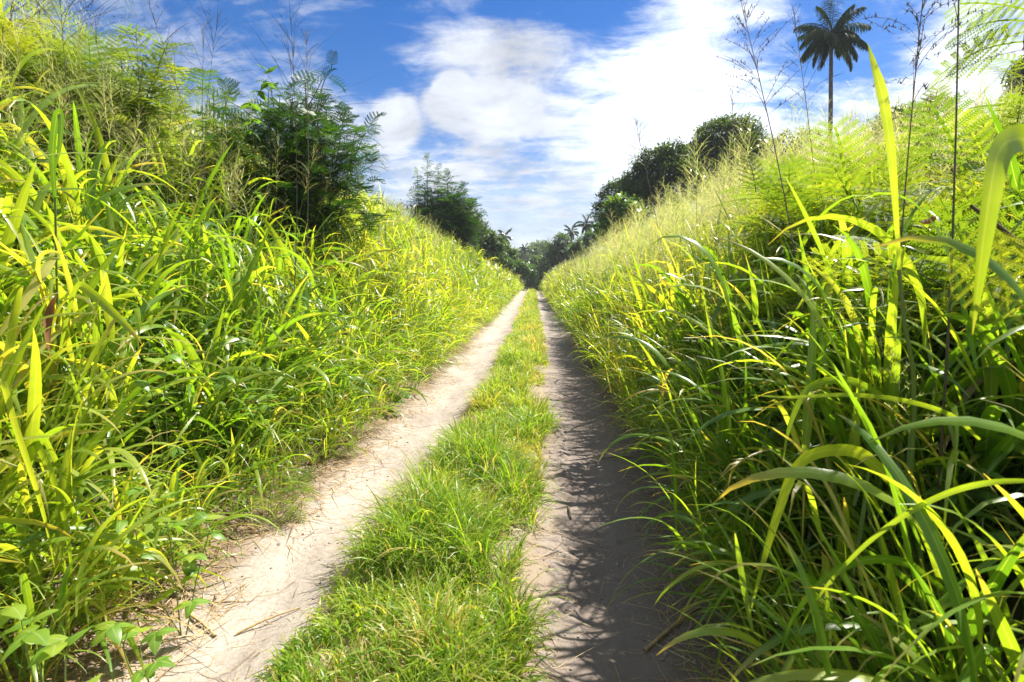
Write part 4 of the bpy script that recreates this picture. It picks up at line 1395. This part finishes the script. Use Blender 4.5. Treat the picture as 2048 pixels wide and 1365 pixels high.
# ------------------------------------------------------------------ coconut palms
def frond(mb, az, el, L, droop, nl, lw, ll, r, base, rnd=0.5, sag=0.9, hang=0.45):
    n = 14
    s = np.linspace(0, 1, n)
    th = PI / 2 - el + droop * s ** 1.3
    d = np.stack([np.sin(th) * math.cos(az), np.sin(th) * math.sin(az), np.cos(th)], -1)
    p = base + np.concatenate([[np.zeros(3)], np.cumsum(d[:-1] * L / (n - 1), 0)])
    tube(mb, p, np.linspace(0.03, 0.006, n) * L / 3.2, 4, rnd)
    side = np.array([-math.sin(az), math.cos(az), 0]) + np.array([0, 0, r.normal(0, .35)])
    t = np.linspace(0.16, 0.99, nl)
    f = t * (n - 1 - 1e-6); i = f.astype(int); g = (f - i)[:, None]
    b = p[i] * (1 - g) + p[i + 1] * g
    dd = d[i]
    for sg in (-1, 1):
        v = dd * 0.75 + sg * side * 0.95 + r.normal(0, .08, (nl, 3))
        v[:, 2] -= hang
        v /= np.linalg.norm(v, axis=1)[:, None]
        phi = np.arctan2(v[:, 1], v[:, 0]); th0 = np.arccos(np.clip(v[:, 2], -1, 1))
        lf = ll * np.interp(t, [.1, .35, .75, 1], [.55, 1, .85, .35]) * r.uniform(.85, 1.1, nl)
        ribbons(mb, b, phi, th0, lf, lw, sag * r.uniform(.5, 1.2, nl), 3, 1, 'grass', .2, r.normal(0, .3, nl), 1.0, 0.0, np.clip(rnd + r.normal(0, .15, nl), 0, 1))


def palm(Y, foot_px, crown_px, crown_py, R_px, label, seed, nfr, nl, mat, group, parts=True, bend_px=0, lw=.05, trunk=.13):
    r = rs(seed)
    c = at(crown_px, crown_py, Y)
    bx = at(foot_px, 500, Y)[0]
    base = np.array([bx, Y, gz(bx, Y) - .1])
    root = thing('coconut_palm', base, label, 'palm', group)
    top = c - base
    ms = MB()
    off = bend_px * Y / F_PX
    pts = spline([np.zeros(3), top * np.array([.4, .4, .45]) + np.array([off, 0, 0]), top * np.array([.85, .85, .8]) + np.array([off * .5, 0, 0]), top], 26)
    rad = np.linspace(trunk * 1.25, trunk * .75, 26) * (1 + .05 * (np.arange(26) % 2))
    rad[0] *= 1.5
    tube(ms, pts, rad, 10)
    ms.build('trunk', [M_PALMBARK], root)
    L = R_px * Y / F_PX * 1.25
    whole = MB()
    for i in range(nfr):
        q = i / (nfr - 1)
        az = i * 2.39996 + r.normal(0, .35)
        el = 1.40 - 2.1 * q + r.normal(0, .22)
        dr = np.interp(q, [0, .4, 1], [.8, 1.5, 1.05]) * r.uniform(.7, 1.3)
        mb_ = MB() if parts else whole
        frond(mb_, az, el, L * r.uniform(.8, 1.12), dr, nl, lw, L * (.36 if parts else .30), r, top, np.clip(.25 + .55 * q * r.rand(), 0, 1), hang=(.95 if parts else .45) * r.uniform(.5, 1.4))
        if parts:
            mb_.build('frond', [mat], root)
    if parts:
        mb_ = MB()
        n = 9
        BALL.place(mb_, top + np.stack([.22 * np.cos(np.arange(n) * 2.4), .22 * np.sin(np.arange(n) * 2.4), -.22 - .1 * r.rand(n)], -1), np.repeat(np.eye(3)[None], n, 0), .13, .5)
        mb_.build('coconut_cluster', [M_STICK if False else M_PALMBARK], root)
    else:
        whole.build('crown', [mat], root)
    return root


PG = 'coconut palms'
palm(30, 1634, 1662, 70, 55, 'tall coconut palm silhouetted against the sky above the right bank', 701, 30, 46, M_PALM, PG, True, 10, .046, .105)
palm(62, 1010, 1009, 474, 17, 'small palm over the left tree line near the end of the track', 702, 15, 20, M_PALMFAR, PG, False, 1, .13, .16)
palm(112, 1048, 1049, 497, 11, 'tiny pale palm on the far wooded hill', 703, 15, 16, M_PALMFAR, PG, False, 0, .22, .2)
palm(70, 1143, 1143, 464, 15, 'small palm left of its larger neighbour above the right bank', 704, 15, 18, M_PALMFAR, PG, False, 0, .15, .17)
palm(58, 1172, 1173, 450, 21, 'mid-sized far palm against the dark trees at the left end of the right tree line', 705, 17, 22, M_PALMFAR, PG, False, 0, .13, .16)


# ------------------------------------------------------------------ foreground blades with a shape of their own
def blade(ctrl, W, label, face=(0, -1, 0.15), roll=(0, 0), rnd=.7, prof='grass', fold=.25, culm=None, n=26, group='big single grass blades in the foreground', mat=None):
    ctrl = np.array(ctrl, float)
    b = np.array(culm[0]) if culm else ctrl[0]
    root = thing('broad_grass', b, label, 'grass', group)
    m1 = MB()
    strip(m1, ctrl - b, W, prof, face, n, roll, fold, rnd)
    m1.build('leaf', [mat or M_GRASS], root)
    if culm:
        m2 = MB()
        tube(m2, spline(np.array(culm) - b, 12), np.linspace(.0065, .0045, 12), 7, .5)
        m2.build('stem', [M_CULM], root)
    return root


def ground_pt(px, Y):
    x = at(px, 900, Y)[0]
    return np.array([x, Y, gz(x, Y)])


b1 = at(1792, 430, 1.45)
blade([at(1800, 560, 1.45), b1, at(1782, 300, 1.45), at(1765, 190, 1.46), at(1748, 130, 1.47), at(1735, 85, 1.48)], .027,
      'broad upright yellow green blade standing tallest in front of the right thicket', rnd=.68, roll=(.9, -.2), prof='sheath', culm=[ground_pt(1835, 1.5), at(1828, 850, 1.48), at(1808, 640, 1.45), at(1798, 540, 1.45)])
blade([at(2150, 520, 0.90), at(2110, 380, 0.89), at(2062, 285, 0.87), at(2030, 279, 0.85), at(2006, 298, 0.84), at(1992, 345, 0.83), at(1972, 470, 0.83), at(1957, 580, 0.84), at(1945, 670, 0.85)], .043,
      'wide pale blade folded over at the right edge and hanging straight down', rnd=.58, roll=(.1, .1), culm=[ground_pt(2190, .95), at(2190, 900, .93), at(2152, 525, .90)], prof='grass')
blade([at(1830, 1010, 1.45), at(1770, 950, 1.42), at(1715, 905, 1.38), at(1640, 905, 1.33), at(1590, 940, 1.3), at(1555, 1030, 1.28), at(1525, 1130, 1.27), at(1497, 1240, 1.27)], .034,
      'long yellow green blade arching over and hanging in front of the dark right grass', rnd=.66, roll=(.2, .1), culm=[ground_pt(1900, 1.55), at(1870, 1150, 1.5), at(1828, 1005, 1.45)])
blade([at(2075, 962, 1.0), at(1985, 965, 1.0), at(1900, 985, 1.02), at(1810, 1030, 1.03), at(1720, 1100, 1.05), at(1640, 1190, 1.06), at(1590, 1280, 1.07)], .013,
      'narrow blade sweeping in an arc from the right edge down to the left', rnd=.55)
blade([at(1790, 810, 1.7), at(1725, 770, 1.65), at(1670, 760, 1.6), at(1615, 780, 1.55), at(1580, 850, 1.52), at(1565, 930, 1.5)], .024,
      'arched blade with a silvery top side above the long hanging one', rnd=.5, roll=(.2, -.1))
blade([at(1960, 880, 1.35), at(1900, 830, 1.35), at(1800, 800, 1.35), at(1690, 790, 1.35), at(1580, 795, 1.36), at(1500, 790, 1.38)], .013,
      'thin pale blade lying almost level across the right-hand grass', rnd=.6, roll=(.4, .0))
blade([at(1680, 1250, 1.5), at(1640, 1180, 1.42), at(1600, 1150, 1.35), at(1560, 1180, 1.3), at(1530, 1260, 1.28)], .020,
      'curved dark green blade low in the shaded bottom right grass', rnd=.3)
blade([at(1900, 1190, 1.25), at(1820, 1130, 1.2), at(1740, 1120, 1.15), at(1660, 1150, 1.12), at(1590, 1230, 1.1), at(1550, 1340, 1.1)], .020,
      'broad arched green blade in the bottom right corner', rnd=.38)
blade([at(150, 1000, 1.9), at(90, 880, 1.85), at(60, 860, 1.8), at(95, 930, 1.75), at(125, 1020, 1.72), at(140, 1110, 1.7), at(146, 1190, 1.7)], .030,
      'pale bent blade hanging on the left bank in the lower left corner', rnd=.6)
blade([at(-20, 880, 1.6), at(0, 760, 1.6), at(30, 850, 1.6), at(60, 940, 1.6), at(90, 1040, 1.62), at(112, 1150, 1.64)], .026,
      'yellowish blade drooping at the left edge of the picture', rnd=.74)
blade([at(120, 700, 2.2), at(150, 580, 2.2), at(180, 585, 2.15), at(230, 630, 2.1), at(265, 665, 2.08), at(285, 690, 2.06)], .038,
      'pale green blade arching right in the middle of the left bank', rnd=.62, roll=(.3, .1))
blade([at(110, 400, 2.3), at(104, 310, 2.3), at(112, 232, 2.3), at(122, 236, 2.28), at(118, 300, 2.26), at(108, 350, 2.25)], .036,
      'dark blade hanging from a bent tip near the upper left edge', rnd=.25, culm=[ground_pt(125, 2.45), at(118, 700, 2.4), at(110, 395, 2.3)])


# a withered brown leaf hanging in the left grass, another on the right
for lab, ctrl, W in (('curled brown dead leaf hanging in the left grass', [at(112, 590, 2.0), at(102, 615, 2.0), at(95, 650, 1.98), at(97, 690, 1.97), at(100, 720, 1.97)], .030),
                     ('small brown dead leaf caught in the right thicket', [at(1872, 436, 1.9), at(1860, 441, 1.9), at(1848, 446, 1.9), at(1838, 444, 1.9)], .028)):
    b = np.array(ctrl[0])
    m1 = MB()
    strip(m1, np.array(ctrl) - b, W, 'leaf', (0, -1, .1), 12, (-.4, 2.4), .9, .8)
    o = m1.build('dead_leaf', [M_BROWNLEAF])
    o.location = b
    tag(o, lab, 'leaf', 'withered leaves caught in the grass')


# ------------------------------------------------------------------ broad-leaved creepers
def heart_leaf(mb, pos, phi, pitch, roll, L, W, rnd, r):
    pos = np.asarray(pos).reshape(-1, 3)
    n = len(pos)
    # an elliptic leaf built from the ribbon with a stronger fold
    ribbons(mb, pos, phi, PI / 2 - pitch, L, W, np.full(n, .5), 7, 2, 'heart', .22, roll, 1.2, r.normal(0, .2, n), rnd)


def creeper(base, ctrls, nleaf, L, label, seed, rr=(.3, 1), trifol=True, group='broad-leaved creepers in the grass'):
    r = rs(seed)
    base = np.asarray(base, float)
    root = thing('creeper', base, label, 'creeper', group)
    ms, ml = MB(), MB()
    for c in ctrls:
        p = spline(np.array(c) - base, 14)
        tube(ms, p, np.linspace(.003, .0016, 14), 5)
        t = np.linspace(.25, 1, nleaf)
        f = t * (13 - 1e-6); i = f.astype(int); g = (f - i)[:, None]
        q = p[i] * (1 - g) + p[i + 1] * g
        ph = np.arange(nleaf) * 2.4 + r.normal(0, .4, nleaf)
        # stalks
        pl = r.uniform(.03, .08, nleaf)
        Pc = ribbons(ms, q, ph, r.uniform(.3, .8, nleaf), pl, .003, .3, 2, 1, 'thin')
        e = Pc[:, -1]
        for da in ((-1.5, 0, 1.5) if trifol else (0,)):
            heart_leaf(ml, e, ph + da + r.normal(0, .15, nleaf), r.normal(-.05, .3, nleaf), r.normal(0, .3, nleaf), L * r.uniform(.75, 1.15, nleaf), L * .62 * r.uniform(.85, 1.1, nleaf), np.clip(r.uniform(*rr, nleaf), 0, 1), r)
    ms.build('stem', [M_CULM], root)
    ml.build('foliage', [M_VINE], root)
    return root


creeper(ground_pt(330, 2.75), [[ground_pt(330, 2.75), at(310, 820, 2.5), at(290, 745, 2.35)], [ground_pt(330, 2.75), at(330, 800, 2.45), at(325, 730, 2.3)]], 4, .085,
        'creeper with bright round leaves in the middle of the left grass', 801)
creeper(ground_pt(330, 1.95), [[ground_pt(330, 1.95), at(345, 1120, 1.9), at(330, 1040, 1.85), at(290, 985, 1.82)], [ground_pt(340, 1.95), at(395, 1150, 1.95), at(420, 1060, 1.95)], [ground_pt(330, 1.95), at(290, 1150, 1.85), at(270, 1060, 1.8)]], 5, .075,
        'creeper with heart-shaped leaves spilling onto the left rut edge', 802)
creeper(ground_pt(250, 1.6), [[ground_pt(250, 1.6), at(250, 1310, 1.58), at(255, 1265, 1.57)], [ground_pt(270, 1.6), at(280, 1300, 1.6), at(320, 1268, 1.6)]], 3, .075,
        'low plant with grey-green leaves at the rut edge in the bottom left', 803)
creeper(ground_pt(60, 1.35), [[ground_pt(60, 1.4), at(80, 1340, 1.33), at(90, 1270, 1.3)], [ground_pt(40, 1.4), at(60, 1330, 1.34), at(40, 1225, 1.32)], [ground_pt(60, 1.4), at(130, 1345, 1.32), at(135, 1310, 1.3)]], 3, .085,
        'plant with large pale leaves in the bottom left corner', 804)
creeper(ground_pt(1880, 1.75), [[ground_pt(1880, 1.75), at(1890, 1040, 1.6), at(1880, 965, 1.5)], [ground_pt(1880, 1.75), at(1930, 1040, 1.6), at(1945, 980, 1.5)], [ground_pt(1880, 1.75), at(1950, 1110, 1.55), at(1965, 1060, 1.45)]], 4, .080,
        'creeper with heart-shaped leaves in the shaded right grass', 805, (.1, .6))
creeper(ground_pt(780, 5.7), [[ground_pt(775, 5.75), at(785, 800, 5.6), at(790, 770, 5.5)], [ground_pt(780, 5.7), at(800, 805, 5.5), at(812, 790, 5.4)]], 5, .11,
        'dark small-leaved creeper low on the left grass edge beside the rut', 806, (0, .5))
creeper(ground_pt(590, 4.6), [[ground_pt(590, 4.6), at(600, 620, 4.4), at(575, 480, 4.2)], [ground_pt(600, 4.6), at(640, 620, 4.4), at(650, 640, 4.2)]], 6, .10,
        'climbing creeper with round leaves below the hollow of the large dark shrub', 807, (.2, .8))
creeper(np.array([*on_bank(505, 6.0), gz(*on_bank(505, 6.0))]), [[np.array([*on_bank(505, 6.0), gz(*on_bank(505, 6.0))]), at(510, 330, 5.9), at(505, 220, 5.8), at(540, 150, 5.8)]], 8, .16,
        'climbing creeper with large dark leaves twining up the stalks on the left skyline', 808, (0, .3))


creeper(ground_pt(690, 5.6), [[ground_pt(690, 5.6), at(690, 760, 5.2), at(705, 690, 5.0)], [ground_pt(690, 5.6), at(660, 760, 5.3), at(650, 700, 5.1)], [ground_pt(690, 5.6), at(720, 780, 5.2), at(740, 740, 5.0)]], 7, .09,
        'leafy creeper in the left grass beside the middle of the lit rut', 809, (.1, .6))
creeper(ground_pt(430, 3.2), [[ground_pt(430, 3.2), at(440, 820, 3.0), at(450, 760, 2.9)], [ground_pt(430, 3.2), at(500, 850, 3.0), at(530, 800, 2.9)], [ground_pt(430, 3.2), at(400, 860, 3.0), at(380, 830, 2.9)]], 6, .075,
        'small-leaved creeper in the left grass above the straw litter', 810, (.2, .8))
creeper(ground_pt(1420, 4.0), [[ground_pt(1420, 4.0), at(1400, 800, 3.7), at(1390, 740, 3.6)], [ground_pt(1420, 4.0), at(1440, 800, 3.7), at(1460, 730, 3.6)]], 7, .08,
        'creeper half hidden in the right grass beside the shaded rut', 811, (.0, .5))

# ------------------------------------------------------------------ fallen sticks
def stick(pa, pb, rad, label, mat=M_STICK, nodes=True, name='dry_cane', cat='stick', bow=.01):
    a = np.array([pa[0], pa[1], gz(*pa) + rad * .9]); b = np.array([pb[0], pb[1], gz(*pb) + rad * .9])
    a[2] += .006; b[2] += .006
    root_loc = a
    mb_ = MB()
    n = 17
    p = spline([a - a, (b - a) * .5 + np.array([0, 0, bow]), b - a], n)
    rr_ = np.linspace(rad, rad * .75, n)
    if nodes: rr_[::4] *= 1.22
    tube(mb_, p, rr_, 8)
    o = mb_.build(name, [mat])
    o.location = root_loc
    return tag(o, label, cat, 'sticks lying on the track')


def on_track(px, py):
    d = ray(px, py)
    t = (CAM[2] - 0.0) / -d[2]
    p = CAM + d * t
    return (p[0], p[1])


stick(on_track(1290, 1282), on_track(1400, 1212), .0075, 'thick yellow broken cane lying in the shaded rut at the bottom right')
stick(on_track(1320, 1262), on_track(1392, 1222), .004, 'thin cane lying against the thick yellow one in the shaded rut')
stick(on_track(1205, 908), on_track(1265, 912), .006, 'short brown twig across the shaded rut', M_STEM, False, 'twig', 'twig')
stick(on_track(375, 1225), on_track(430, 1258), .006, 'orange-brown cane end at the left edge of the lit rut')
stick(on_track(470, 1250), on_track(600, 1205), .0045, 'long straw cane lying across the lit rut', M_STICK, True)
stick(on_track(1137, 1012), on_track(1142, 1034), .007, 'stubby dark twig between the tyre marks and the grass strip', M_STEM, False, 'twig', 'twig')
